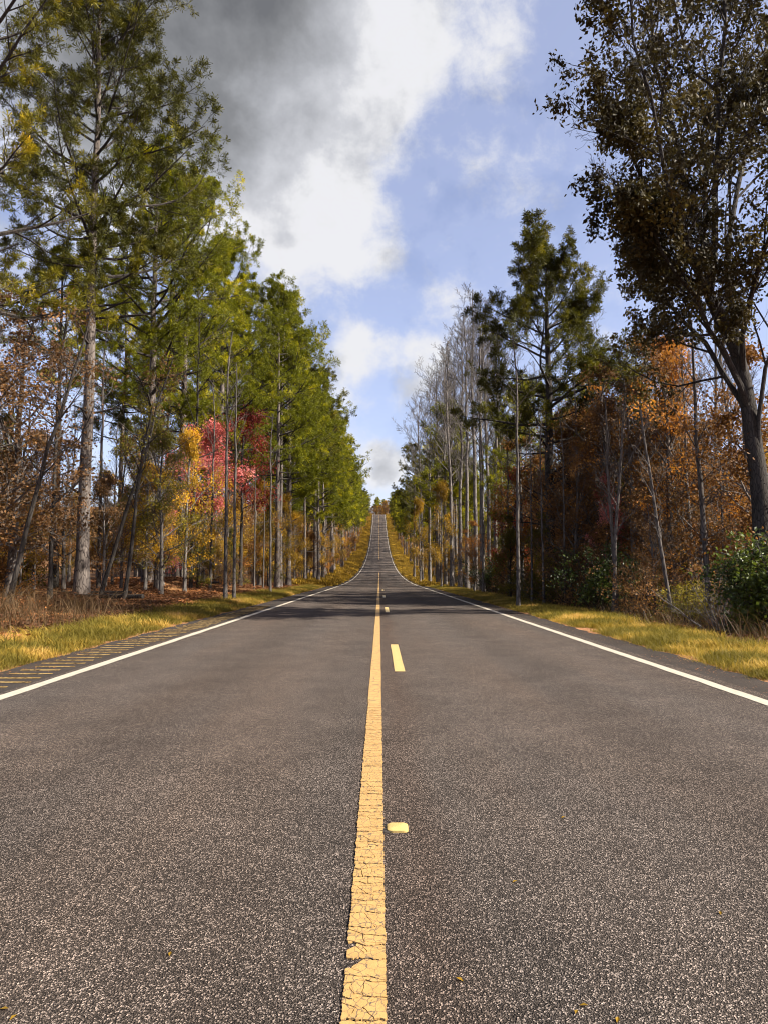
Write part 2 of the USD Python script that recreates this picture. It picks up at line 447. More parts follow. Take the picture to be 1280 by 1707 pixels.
M['stem_bark'] = bark_look('stem_bark', (0.028, 0.024, 0.021), (0.13, 0.112, 0.098), scale=6.0)
M['pale_bark'] = bark_look('pale_bark', (0.10, 0.088, 0.076), (0.34, 0.31, 0.28), scale=3.0)
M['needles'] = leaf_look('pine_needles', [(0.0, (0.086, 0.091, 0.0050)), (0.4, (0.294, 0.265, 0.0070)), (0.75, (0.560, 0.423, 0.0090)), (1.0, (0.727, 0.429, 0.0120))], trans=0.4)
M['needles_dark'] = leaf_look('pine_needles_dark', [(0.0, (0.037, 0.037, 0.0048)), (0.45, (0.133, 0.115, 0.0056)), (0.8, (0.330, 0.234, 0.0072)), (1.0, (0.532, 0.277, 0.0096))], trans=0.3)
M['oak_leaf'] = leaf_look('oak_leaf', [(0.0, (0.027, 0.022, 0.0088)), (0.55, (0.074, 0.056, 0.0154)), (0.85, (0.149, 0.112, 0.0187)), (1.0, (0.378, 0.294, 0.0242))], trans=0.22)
M['orange_leaf'] = leaf_look('orange_leaf', [(0.0, (0.138, 0.064, 0.020)), (0.5, (0.389, 0.164, 0.031)), (0.85, (0.583, 0.255, 0.036)), (1.0, (0.720, 0.400, 0.050))], trans=0.4)
M['brown_leaf'] = leaf_look('brown_leaf', [(0.0, (0.087, 0.047, 0.0208)), (0.5, (0.270, 0.135, 0.0473)), (0.85, (0.462, 0.240, 0.0794)), (1.0, (0.600, 0.308, 0.0794))], trans=0.35)
M['red_leaf'] = leaf_look('red_leaf', [(0.0, (0.32, 0.075, 0.070)), (0.5, (0.62, 0.22, 0.20)), (0.85, (0.74, 0.35, 0.27)), (1.0, (0.72, 0.40, 0.22))], trans=0.4)
M['crimson_leaf'] = leaf_look('crimson_leaf', [(0.0, (0.088, 0.014, 0.011)), (0.5, (0.275, 0.039, 0.024)), (0.85, (0.450, 0.091, 0.036)), (1.0, (0.562, 0.196, 0.048))], trans=0.4)
M['yellow_leaf'] = leaf_look('yellow_leaf', [(0.0, (0.193, 0.114, 0.012)), (0.5, (0.473, 0.268, 0.020)), (0.85, (0.700, 0.380, 0.030)), (1.0, (0.720, 0.276, 0.030))], trans=0.4)
M['olive_leaf'] = leaf_look('olive_leaf', [(0.0, (0.085, 0.074, 0.011)), (0.5, (0.236, 0.185, 0.020)), (0.85, (0.397, 0.290, 0.028)), (1.0, (0.567, 0.316, 0.033))], trans=0.4)
M['holly_leaf'] = leaf_look('holly_leaf', [(0.0, (0.027, 0.039, 0.0080)), (0.5, (0.101, 0.130, 0.0160)), (0.85, (0.230, 0.260, 0.0250)), (1.0, (0.378, 0.351, 0.0350))], trans=0.3, rough=0.4, spec=0.25)
M['grass'] = leaf_look('verge_grass', [(0.0, (0.12, 0.095, 0.016)), (0.35, (0.30, 0.205, 0.036)), (0.65, (0.46, 0.29, 0.085)), (1.0, (0.52, 0.29, 0.14))], trans=0.35, patch=0.7)
M['far_grass'] = leaf_look('golden_grass', [(0.0, (0.16, 0.095, 0.014)), (0.4, (0.36, 0.225, 0.025)), (0.75, (0.52, 0.34, 0.045)), (1.0, (0.60, 0.33, 0.08))], trans=0.35, patch=0.6)
M['dry_grass'] = leaf_look('dry_grass', [(0.0, (0.070, 0.043, 0.0210)), (0.5, (0.168, 0.112, 0.0560)), (1.0, (0.266, 0.189, 0.0980))], trans=0.25)
M['litter'] = leaf_look('leaf_litter', [(0.0, (0.088, 0.038, 0.017)), (0.45, (0.275, 0.114, 0.039)), (0.8, (0.425, 0.180, 0.055)), (1.0, (0.550, 0.300, 0.110))], trans=0.15)

# ------------------------------------------------------------------ ground and road
def grid(xs, ys, zf):
    X, Y = np.meshgrid(xs, ys, indexing='xy')
    Z = zf(X, Y)
    ny, nx = X.shape
    i, j = np.meshgrid(np.arange(ny - 1), np.arange(nx - 1), indexing='ij')
    a = (i * nx + j).ravel()
    f = np.stack([a, a + 1, a + nx + 1, a + nx], 1)
    return np.stack([X, Y, Z], -1).reshape(-1, 3), np.vstack([f[:, [0, 1, 2]], f[:, [0, 2, 3]]])


xs = np.unique(np.round(np.concatenate([np.arange(-16, 16.01, 0.35), -np.geomspace(16, 1500, 34), np.geomspace(16, 1500, 34)]), 3))
ys = np.unique(np.round(np.concatenate([np.arange(-12, 60, 0.4), np.arange(60, 480, 2.5), np.geomspace(480, 2500, 24), -np.geomspace(12, 400, 12)]), 3))
g = obj('ground', grid(xs, ys, ground_z), M['soil'], smooth=True)
tag(g, 'brown forest floor and banks on both sides of the road', 'ground', kind='structure')

road = UsdGeom.Xform.Define(stage, '/World/road').GetPrim()
tag(road, 'straight two lane asphalt road dipping and climbing to a far crest', 'road', kind='structure')


def strip(name, x0, x1, mat, y0, y1, lift, rag0=0.0, rag1=0.0, step=None, nx=2, parent=road, seed=1):
    """A ribbon along the road between two offsets from its middle, lifted above the road surface, with ragged edges."""
    ys = np.unique(np.concatenate([np.arange(y0, min(y1, 60), step or 0.5), np.arange(max(y0, 60), y1, 2.0), [y1]]))
    n = len(ys)
    e0 = x0 + rag0 * (meshkit.fbm(np.stack([ys * 2.3, ys * 0 + seed, ys * 0], -1), 4, seed) - 0.5) * 2
    e1 = x1 + rag1 * (meshkit.fbm(np.stack([ys * 2.3, ys * 0 + seed + 9, ys * 0], -1), 4, seed) - 0.5) * 2
    s = np.linspace(0, 1, nx)
    X = e0[:, None] * (1 - s) + e1[:, None] * s + centre(ys)[:, None]
    Y = np.repeat(ys[:, None], nx, 1)
    Z = prof(Y) + lift
    i, j = np.meshgrid(np.arange(n - 1), np.arange(nx - 1), indexing='ij')
    a = (i * nx + j).ravel()
    f = np.stack([a, a + 1, a + nx + 1, a + nx], 1)
    return obj(name, (np.stack([X, Y, Z], -1).reshape(-1, 3), f), mat, parent)


tag(strip('dirt_edge', -4.62, -4.10, M['clay'], -12, 120, -0.014, rag0=0.16, step=0.1, seed=14, nx=4), 'orange dirt and straw along the left asphalt edge')
tag(strip('dirt_edge', 3.78, 4.15, M['clay'], -12, 120, -0.014, rag1=0.14, step=0.1, seed=15, nx=4), 'orange dirt along the right asphalt edge')
strip('asphalt', -3.42, 3.44, M['asphalt'], -12, 450, 0.0, nx=8)
tag(strip('paved_shoulder', LEFT_EDGE, -3.42, M['shoulder'], -12, 450, -0.002, rag0=0.10, step=0.1, seed=4), 'dark left shoulder cut with rumble strip grooves')
tag(strip('paved_shoulder', 3.44, RIGHT_EDGE, M['shoulder'], -12, 450, -0.002, rag1=0.10, step=0.1, seed=5), 'narrow right shoulder strewn with debris')
tag(strip('edge_line', -3.34, -3.215, M['white'], -12, 450, 0.004, rag0=0.012, rag1=0.012, step=0.06, seed=6), 'white line along the left lane')
tag(strip('edge_line', 3.165, 3.29, M['white'], -12, 450, 0.004, rag0=0.012, rag1=0.012, step=0.06, seed=7), 'white line along the right lane')
YL0, YL1 = -0.092, 0.019
solid = strip('centre_line', YL0, YL1, M['yellow_far'], 6.2, 125, 0.004, rag0=0.006, rag1=0.004, step=0.05, seed=8)
tag(solid, 'solid yellow centre line of cracked paint')
tag(strip('centre_line', YL0, YL1, M['yellow_far'], 185, 450, 0.004, seed=8), 'pale centre line climbing the far hill')
for k in range(4):
    y0 = 8.2 + 12.2 * k
    d = strip('lane_dash', 0.172, 0.282, M['yellow_new'], y0, y0 + 3.05, 0.004, rag0=0.004, rag1=0.004, step=0.05, seed=20 + k)

# cracked plates of the near centre line, each a piece of its own
rng = np.random.default_rng(11)
cuts = [1.45]
while cuts[-1] < 6.05:
    cuts.append(cuts[-1] + rng.choice([rng.uniform(0.045, 0.08), rng.uniform(0.08, 0.15)]))
cuts[-1] = 6.2
xc = np.linspace(YL0 - 0.012, YL1 + 0.012, 15)


def crack(i):
    """The i-th crack across the line: a wavering curve."""
    w = meshkit.fbm(np.stack([xc * 28, np.full(15, i * 3.7), np.zeros(15)], -1), 3, 2) - 0.5
    return cuts[i] + 0.030 * w + (xc + 0.036) * tilts[i]


tilts = rng.normal(0, 0.05, len(cuts))
yy = np.arange(1.40, 6.3, 0.012)
eL = YL0 + 0.005 * (meshkit.fbm(np.stack([yy * 26, yy * 0, yy * 0], -1), 3, 4) - 0.5) * 2
eR = YL1 + 0.004 * (meshkit.fbm(np.stack([yy * 26, yy * 0 + 5, yy * 0], -1), 3, 4) - 0.5) * 2
band_poly = Polygon(np.vstack([np.c_[eL, yy], np.c_[eR, yy][::-1]]))
for i in range(len(cuts) - 1):
    row = Polygon(np.vstack([np.c_[xc, crack(i)], np.c_[xc, crack(i + 1)][::-1]])).buffer(-rng.uniform(0.0013, 0.0034)).intersection(band_poly)
    if row.is_empty or row.geom_type != 'Polygon':
        continue
    n_seed = rng.integers(2, 6)
    pts = np.stack([rng.uniform(YL0 - 0.01, YL1 - 0.02, n_seed), rng.uniform(cuts[i], cuts[i + 1], n_seed)], 1)
    for c in shapely.voronoi_polygons(MultiPoint(pts), extend_to=row).geoms:
        p = c.intersection(row)
        if p.is_empty or p.geom_type != 'Polygon' or p.area < 3e-5:
            continue
        if p.centroid.x < YL0 + 0.022 and rng.random() < 0.05:      # a chip has broken out
            continue
        q = shapely.segmentize(p.buffer(-rng.uniform(0.0005, 0.0013)), 0.009)
        if q.is_empty or q.geom_type != 'Polygon':
            continue
        xy = np.array(q.exterior.coords)[:-1]
        nz = np.stack([xy[:, 0] * 170, xy[:, 1] * 170, xy[:, 0] * 0], -1)
        xy = xy + 0.0042 * (np.stack([meshkit.noise(nz, 5), meshkit.noise(nz, 6)], -1) - 0.5)
        q = Polygon(xy).buffer(0)
        q = q.buffer(-0.0012).buffer(0.0009, quad_segs=2).simplify(0.0004)
        if q.is_empty or q.geom_type != 'Polygon' or q.area < 1e-5:
            continue
        m = trimesh.creation.extrude_polygon(q, 0.0035 + rng.uniform(0, 0.0018), engine='earcut')
        m.apply_translation([0, 0, 0.0008])
        obj('paint_plate', m, M['yellow'], solid)

# rumble strip grooves filled with pine straw, across the left shoulder
rng = np.random.default_rng(5)
for k in range(62):
    y0 = 5.6 + 0.305 * k
    w = 0.085 + rng.normal(0, 0.012)
    x0, x1 = -4.0 + rng.normal(0, 0.035), -3.50 + rng.normal(0, 0.03)
    nn = 9
    xx = np.linspace(x0, x1, nn)
    edge = lambda s: y0 + s * (w * (0.55 + 0.45 * np.sin(np.linspace(0.3, 2.84, nn))) + rng.normal(0, 0.008, nn))
    V = np.concatenate([np.stack([xx, edge(-0.5), np.full(nn, 0.003)], -1), np.stack([xx, edge(0.0) * 0 + y0, np.full(nn, 0.009)], -1), np.stack([xx, edge(0.5), np.full(nn, 0.003)], -1)])
    fq = []
    for r in range(2):
        for i in range(nn - 1):
            a = r * nn + i
            fq.append([a, a + 1, a + nn + 1, a + nn])
    obj('rumble_groove', (V, np.array(fq)), M['straw'], road)


# raised pavement marker
def rounded_box(w, d, h, r, taper=0.012):
    base = sbox(-w / 2, -d / 2, w / 2, d / 2).buffer(-r).buffer(r, quad_segs=5)
    top = base.buffer(-taper)
    n = 40
    A = np.array([base.exterior.interpolate(t, normalized=True).coords[0] for t in np.linspace(0, 1, n, endpoint=False)])
    B = np.array([top.exterior.interpolate(t, normalized=True).coords[0] for t in np.linspace(0, 1, n, endpoint=False)])
    V = np.vstack([np.c_[A, np.zeros(n)], np.c_[A, np.full(n, h * 0.6)], np.c_[B, np.full(n, h)], [[0, 0, h]]])
    f = []
    for ring in range(2):
        for i in range(n):
            a, b = ring * n + i, ring * n + (i + 1) % n
            f += [[a, b, b + n], [a, b + n, a + n]]
    f += [[2 * n + i, 2 * n + (i + 1) % n, 3 * n] for i in range(n)]
    return V, np.array(f)


mk = thing('road_marker', (0.078, 3.22, 0.0))
obj('marker_body', rounded_box(0.088, 0.098, 0.014, 0.022), M['yellow_new'], mk, smooth=40)
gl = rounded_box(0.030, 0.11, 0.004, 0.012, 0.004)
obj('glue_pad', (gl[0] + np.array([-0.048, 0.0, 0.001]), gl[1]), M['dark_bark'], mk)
tag(mk, 'small yellow raised pavement marker beside the solid yellow line', 'road marker')

# ------------------------------------------------------------------ tree builders
def add_tree(parent, trunk, limbs, crown, wood, leaf, twig=None):
    obj('trunk', trunk, M[wood], parent, smooth=True)
    obj('limbs', limbs, M[twig or wood], parent)
    if crown is not None:
        obj('crown', crown, M[leaf], parent)


def trunk_curve(h, r, rng, k=14, lean=(0, 0), wob=0.05, flare=1.35):
    t = np.linspace(0, 1, k)
    a = np.cumsum(rng.normal(0, wob, (k, 2)), 0) * (t[:, None] * h / k)
    P = np.stack([lean[0] * h * t + a[:, 0], lean[1] * h * t + a[:, 1], t * h], -1)
    R = r * (1 - t) ** 0.75 * 0.94 + 0.02
    R[0] *= flare
    return P[None], R[None]


def pine(parent, h, r, seed, crown0=0.38, spread=0.2, limbs=46, sec=7, ter=4, per=2, blades=11, L_=0.26, width=0.03, leaf='needles', wood='pine_bark', stubs=10, top_round=0.75, lean=(0, 0), up=0.5):
    rng = np.random.default_rng(seed)
    P, R = trunk_curve(h, r, rng, k=16, lean=lean, wob=0.035)
    t = crown0 + (0.985 - crown0) * (np.arange(limbs) + rng.random(limbs)) / limbs
    s = (t - crown0) / (1 - crown0)
    pos, tan, rad = sample(P, R, t[None])
    pos, rad = pos[0], rad[0]
    phi = np.arange(limbs) * 2.39996 + rng.normal(0, 0.5, limbs)
    # a rounded, uneven crown: long boughs a third of the way up, short at the top, with some boughs missing
    L0 = spread * h * (0.42 + 0.75 * np.sin(np.pi * np.clip(s * 0.72 + 0.22, 0, 1)) ** 1.2) * (1 - top_round * np.clip((s - 0.55) / 0.45, 0, 1) ** 1.6) * rng.uniform(0.5, 1.25, limbs)
    el = np.radians(8 + 50 * s ** 1.5 + rng.normal(0, 9, limbs))
    d = np.stack([np.cos(phi) * np.cos(el), np.sin(phi) * np.cos(el), np.sin(el)], -1)
    C1 = grow_curves(pos, d, L0, 7, up, 0.22, rng)
    R1 = np.minimum(rad * 0.5, 0.012 + 0.017 * L0)[:, None] * np.linspace(1, 0.2, 7)[None]
    C2, R2 = branch(C1, R1, sec, 0.30, 1.0, 46, 14, 0.42, rng, k=5, up=0.5, wob=0.3, taper_len=0.45)
    kp = rng.random(len(C2)) < np.repeat(np.clip(0.06 + 0.52 * L0, 0.12, 1.0), sec)
    C2, R2 = C2[kp], R2[kp]
    C3, R3 = branch(C2, R2, ter, 0.25, 1.0, 42, 14, 0.45, rng, k=3, up=0.4, wob=0.2, taper_len=0.3)
    limb_parts = [tubes(C1, R1, 5), tubes(C2, np.maximum(R2, 0.006), 3), tubes(C3, np.maximum(R3, 0.005), 3)]
    if stubs:
        ts = rng.uniform(0.15, crown0 + 0.08, stubs)
        ps, _, rs = sample(P, R, ts[None])
        ph = rng.random(stubs) * 6.283
        ee = np.radians(rng.uniform(5, 35, stubs))
        dd = np.stack([np.cos(ph) * np.cos(ee), np.sin(ph) * np.cos(ee), np.sin(ee)], -1)
        ls = rng.uniform(0.3, 2.2, stubs)
        Cs = grow_curves(ps[0], dd, ls, 5, 0.1, 0.2, rng)
        limb_parts.append(tubes(Cs, np.minimum(rs[0] * 0.35, 0.05)[:, None] * np.linspace(1, 0.35, 5)[None], 5))
    c3t = rng.uniform(0.35, 1.0, (len(C3), per))
    c3t[:, 0] = 0.98
    p3, d3, _ = sample(C3, R3, c3t)
    p2, d2, _ = sample(C2, R2, np.full((len(C2), 2), [0.75, 0.99]))
    c, dd = np.vstack([p3.reshape(-1, 3), p2.reshape(-1, 3)]), np.vstack([d3.reshape(-1, 3), d2.reshape(-1, 3)])
    dd = dd + np.array([0, 0, 0.25])
    keep = rng.random(len(c)) < 0.93
    add_tree(parent, tubes(P, R, 10), join(limb_parts), tufts(c[keep], dd[keep], L_, blades, width, rng), wood, leaf, 'dark_bark')
    return parent


def broadleaf(parent, h, r, seed, crown0=0.25, spread=0.28, limbs=22, sec=7, ter=5, per=6, leaf='orange_leaf', wood='grey_bark', size=0.11, lean=(0, 0), el0=30, jitter=0.14, up=0.35, keepf=1.0, wob=0.10, top=0.7, gaps=0.48):
    rng = np.random.default_rng(seed)
    P, R = trunk_curve(h, r, rng, k=12, lean=lean, wob=wob)
    t = crown0 + (0.97 - crown0) * (np.arange(limbs) + rng.random(limbs)) / limbs
    s = (t - crown0) / (1 - crown0)
    pos, tan, rad = sample(P, R, t[None])
    phi = np.arange(limbs) * 2.39996 + rng.normal(0, 0.5, limbs)
    L0 = spread * h * (0.55 + 0.6 * np.sin(np.pi * np.clip(s * 0.8 + 0.15, 0, 1))) * (1 - top * s ** 2) * rng.uniform(0.55, 1.25, limbs)
    el = np.radians(el0 + 30 * s + rng.normal(0, 12, limbs))
    d = np.stack([np.cos(phi) * np.cos(el), np.sin(phi) * np.cos(el), np.sin(el)], -1)
    C1 = grow_curves(pos[0], d, L0, 6, up, 0.3, rng)
    R1 = np.minimum(rad[0] * 0.5, 0.006 + 0.014 * L0)[:, None] * np.linspace(1, 0.2, 6)[None]
    C2, R2 = branch(C1, R1, sec, 0.2, 1.0, 45, 14, 0.45, rng, k=4, up=0.2, wob=0.35, taper_len=0.5)
    C3, R3 = branch(C2, R2, ter, 0.2, 1.0, 45, 16, 0.55, rng, k=3, up=0.0, wob=0.3, taper_len=0.4)
    limb = join([tubes(C1, R1, 5), tubes(C2, np.maximum(R2, 0.004), 3), tubes(C3, np.maximum(R3, 0.003), 3)])
    crown = None
    if per:
        p3, _, _ = sample(C3, R3, rng.uniform(0.1, 1.0, (len(C3), per)))
        c = p3.reshape(-1, 3)
        c = c + rng.normal(0, jitter, c.shape)
        clump = meshkit.fbm(c * 0.95 + seed, 2, seed)
        c = c[(rng.random(len(c)) < keepf) & (clump > gaps)]
        crown = leaves(c, size, rng)
    add_tree(parent, tubes(P, R, 8), limb, crown, wood, leaf)
    return parent


def bare(parent, h, r, seed, crown0=0.4, spread=0.16, limbs=26, sec=7, ter=6, qua=4, wood='pale_bark', el0=42, up=0.5, twig=0.004, lean=(0, 0)):
    rng = np.random.default_rng(seed)
    P, R = trunk_curve(h, r, rng, k=14, lean=lean, wob=0.06)
    t = crown0 + (0.98 - crown0) * (np.arange(limbs) + rng.random(limbs)) / limbs
    s = (t - crown0) / (1 - crown0)
    pos, tan, rad = sample(P, R, t[None])
    phi = np.arange(limbs) * 2.39996 + rng.normal(0, 0.5, limbs)
    L0 = spread * h * (0.75 + 0.5 * np.sin(np.pi * s)) * (1 - 0.75 * s ** 2) * rng.uniform(0.6, 1.25, limbs)
    el = np.radians(el0 + 22 * s + rng.normal(0, 8, limbs))
    d = np.stack([np.cos(phi) * np.cos(el), np.sin(phi) * np.cos(el), np.sin(el)], -1)
    C1 = grow_curves(pos[0], d, L0, 7, up, 0.2, rng)
    R1 = np.minimum(rad[0] * 0.45, 0.006 + 0.011 * L0)[:, None] * np.linspace(1, 0.2, 7)[None]
    C2, R2 = branch(C1, R1, sec, 0.2, 1.0, 38, 10, 0.42, rng, k=5, up=0.35, wob=0.25, taper_len=0.5)
    C3, R3 = branch(C2, R2, ter, 0.2, 1.0, 36, 12, 0.45, rng, k=4, up=0.3, wob=0.25, taper_len=0.4)
    parts = [tubes(C1, R1, 5), tubes(C2, np.maximum(R2, twig * 1.6), 3), tubes(C3, np.maximum(R3, twig), 3)]
    if qua:
        C4, R4 = branch(C3, R3, qua, 0.2, 1.0, 36, 12, 0.55, rng, k=3, up=0.2, wob=0.25, taper_len=0.3)
        parts.append(tubes(C4, np.maximum(R4, twig * 0.8), 3))
    add_tree(parent, tubes(P, R, 8), join(parts), None, wood, None)
    return parent


def shrub(parent, h, w, seed, stems=16, leaf='holly_leaf', wood='dark_bark', per=7, size=0.07, sec=8, ter=5, jitter=0.08, tilt=42):
    rng = np.random.default_rng(seed)
    phi = rng.random(stems) * 6.283
    el = np.radians(90 - np.abs(rng.normal(0, tilt, stems)).clip(4, 78))
    d = np.stack([np.cos(phi) * np.cos(el), np.sin(phi) * np.cos(el), np.sin(el)], -1)
    start = np.stack([np.cos(phi) * w * 0.12 * rng.random(stems), np.sin(phi) * w * 0.12 * rng.random(stems), np.full(stems, -0.03)], -1)
    Ls = h * rng.uniform(0.6, 1.1, stems) * (w / h * np.cos(el) * 0.55 + np.sin(el))
    C1 = grow_curves(start, d, Ls, 6, 0.25, 0.3, rng)
    R1 = (0.008 + 0.008 * Ls)[:, None] * np.linspace(1, 0.3, 6)[None]
    C2, R2 = branch(C1, R1, sec, 0.15, 1.0, 48, 14, 0.42, rng, k=4, up=0.2, wob=0.4, taper_len=0.4)
    C3, R3 = branch(C2, R2, ter, 0.15, 1.0, 45, 14, 0.55, rng, k=3, up=0.1, wob=0.3, taper_len=0.3)
    obj('stems', join([tubes(C1, R1, 5), tubes(C2, np.maximum(R2, 0.004), 3), tubes(C3, np.maximum(R3, 0.0025), 3)]), M[wood], parent)
    if per:
        p3, _, _ = sample(C3, R3, rng.uniform(0.1, 1.0, (len(C3), per)))
        c = p3.reshape(-1, 3) + rng.normal(0, jitter, (len(C3) * per, 3))
        c = c[c[:, 2] > 0.03]
        obj('foliage', leaves(c, size, rng, hang=0.0), M[leaf], parent)
    return parent


# ------------------------------------------------------------------ kinds of tree that repeat
K = {}
for i, (c0, sp, lf) in enumerate([(0.40, 0.17, 'needles'), (0.34, 0.19, 'needles'), (0.46, 0.16, 'needles_dark'), (0.30, 0.155, 'needles')]):
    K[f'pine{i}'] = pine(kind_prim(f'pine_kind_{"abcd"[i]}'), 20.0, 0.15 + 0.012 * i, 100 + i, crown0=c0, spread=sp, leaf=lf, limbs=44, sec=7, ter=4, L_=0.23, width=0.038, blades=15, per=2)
for i in range(3):
    K[f'farpine{i}'] = pine(kind_prim(f'far_pine_kind_{"abc"[i]}'), 20.0, 0.2, 140 + i, crown0=0.30 + 0.06 * i, spread=0.16, limbs=34, sec=6, ter=3, per=2, blades=7, L_=0.42, width=0.075, stubs=0, leaf='needles' if i else 'needles_dark')
K['youngpine'] = pine(kind_prim('young_pine_kind'), 9.0, 0.09, 160, crown0=0.30, spread=0.17, limbs=34, sec=5, ter=3, L_=0.26, width=0.03, blades=10, stubs=4)
for nm, lf, seed, wd in [('orange', 'orange_leaf', 200, 'grey_bark'), ('brown', 'brown_leaf', 201, 'dark_bark'), ('brown2', 'brown_leaf', 207, 'grey_bark'), ('yellow', 'yellow_leaf', 202, 'grey_bark'), ('olive', 'olive_leaf', 203, 'dark_bark'), ('red', 'red_leaf', 204, 'grey_bark'), ('crimson', 'crimson_leaf', 205, 'dark_bark'), ('orange2', 'orange_leaf', 206, 'dark_bark')]:
    K[nm] = broadleaf(kind_prim(nm.replace('2', '_second') + '_sapling_kind'), 7.0, 0.07, seed, crown0=0.13 if nm != 'olive' else 0.08, spread=0.27, limbs=26, sec=8, ter=5, per=12, leaf=lf, wood=wd, size=0.098)
for nm, lf, seed in [('nearbrown', 'brown_leaf', 260), ('nearorange', 'orange_leaf', 261), ('nearolive', 'olive_leaf', 262)]:
    K[nm] = broadleaf(kind_prim(nm.replace('near', 'near_') + '_sapling_kind'), 7.0, 0.07, seed, crown0=0.12, spread=0.30, limbs=28, sec=9, ter=6, per=11, leaf=lf, wood='stem_bark', size=0.078, gaps=0.50)
K['pinkmaple'] = broadleaf(kind_prim('pink_maple_kind'), 7.0, 0.06, 263, crown0=0.42, spread=0.22, limbs=20, sec=7, ter=5, per=14, leaf='red_leaf', wood='grey_bark', size=0.09, gaps=0.43)
K['redmaple'] = broadleaf(kind_prim('red_maple_kind'), 7.0, 0.06, 264, crown0=0.42, spread=0.22, limbs=20, sec=7, ter=5, per=14, leaf='crimson_leaf', wood='dark_bark', size=0.09, gaps=0.42)
for i in range(3):
    K[f'bare{i}'] = bare(kind_prim(f'bare_tree_kind_{"abc"[i]}'), 18.0, 0.13, 220 + i, crown0=0.36 + 0.07 * i, ter=7, qua=5, twig=0.005, wood='grey_bark', spread=0.18)
K['barethin'] = bare(kind_prim('bare_sapling_kind'), 8.0, 0.05, 230, crown0=0.25, spread=0.22, limbs=22, sec=6, ter=4, qua=3, wood='grey_bark', twig=0.0035)
K['pole'] = bare(kind_prim('slim_trunk_kind'), 12.0, 0.07, 235, crown0=0.55, spread=0.12, limbs=14, sec=4, ter=3, qua=0, wood='stem_bark')
K['brush'] = shrub(kind_prim('brush_kind'), 1.7, 2.2, 240, leaf='brown_leaf', per=4, size=0.08, stems=18)
K['greenbrush'] = shrub(kind_prim('green_brush_kind'), 1.6, 2.2, 241, leaf='olive_leaf', per=6, size=0.08, stems=16)
K['orangebrush'] = shrub(kind_prim('orange_brush_kind'), 1.5, 2.0, 242, leaf='orange_leaf', per=6, size=0.08, stems=16)
K['thicket'] = shrub(kind_prim('bare_thicket_kind'), 2.4, 2.8, 243, per=0, stems=22, wood='grey_bark', sec=7, ter=4, tilt=34)
K['darkbrush'] = shrub(kind_prim('dark_brush_kind'), 1.8, 2.2, 244, leaf='holly_leaf', per=7, size=0.09, stems=18)

rs = np.random.default_rng(77)
rot = lambda: rs.random() * 6.283

# ------------------------------------------------------------------ left side, nearest trees
def unique_pine(px, d, top_py, seed, label, r, **kw):
    x = at(px, d)
    z0 = float(ground_z(x, d))
    t = thing('pine_tree', (x, d, z0 - 0.05))
    pine(t, z_at(top_py, d) - z0, r, seed, **kw)
    return tag(t, label, 'tree')


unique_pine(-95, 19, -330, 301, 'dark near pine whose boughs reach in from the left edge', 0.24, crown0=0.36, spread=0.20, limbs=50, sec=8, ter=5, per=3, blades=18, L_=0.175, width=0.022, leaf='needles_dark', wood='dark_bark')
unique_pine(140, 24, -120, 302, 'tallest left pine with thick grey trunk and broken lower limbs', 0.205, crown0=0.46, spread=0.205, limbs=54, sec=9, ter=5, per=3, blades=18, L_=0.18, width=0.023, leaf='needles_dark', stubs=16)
unique_pine(96, 27, 400, 303, 'slim young pine left of the thick grey pine trunk', 0.10, crown0=0.58, spread=0.12, limbs=32, sec=6, ter=4, per=3, blades=18, L_=0.16, width=0.020, wood='dark_bark', stubs=3)
unique_pine(248, 31, 205, 304, 'full green pine just right of the thick grey pine trunk', 0.20, crown0=0.36, spread=0.19, limbs=58, sec=7, ter=5, per=3, blades=17, L_=0.17, width=0.024)
unique_pine(300, 36, 262, 305, 'bright green pine standing behind the pink maple', 0.19, crown0=0.34, spread=0.18, limbs=56, sec=7, ter=5, per=3, blades=16, L_=0.18, width=0.026)
unique_pine(365, 42, 375, 306, 'tall pine above the dark red maple', 0.21, crown0=0.36, spread=0.17, limbs=54, sec=7, ter=5, per=3, blades=16, L_=0.19, width=0.028)

# ------------------------------------------------------------------ the long left row
ORD = ['first', 'second', 'third', 'fourth', 'fifth', 'sixth', 'seventh', 'eighth', 'ninth', 'tenth', 'eleventh', 'twelfth', 'thirteenth', 'fourteenth', 'fifteenth']


def depth_word(y):
    return 'at the near end' if y < 35 else 'midway along' if y < 65 else 'toward the road dip'


def band(y):
    return ('where the road dips' if y < 130 else 'low on the far hill' if y < 200 else 'halfway up the far hill' if y < 280 else 'high on the far hill' if y < 345 else 'at the hill crest')


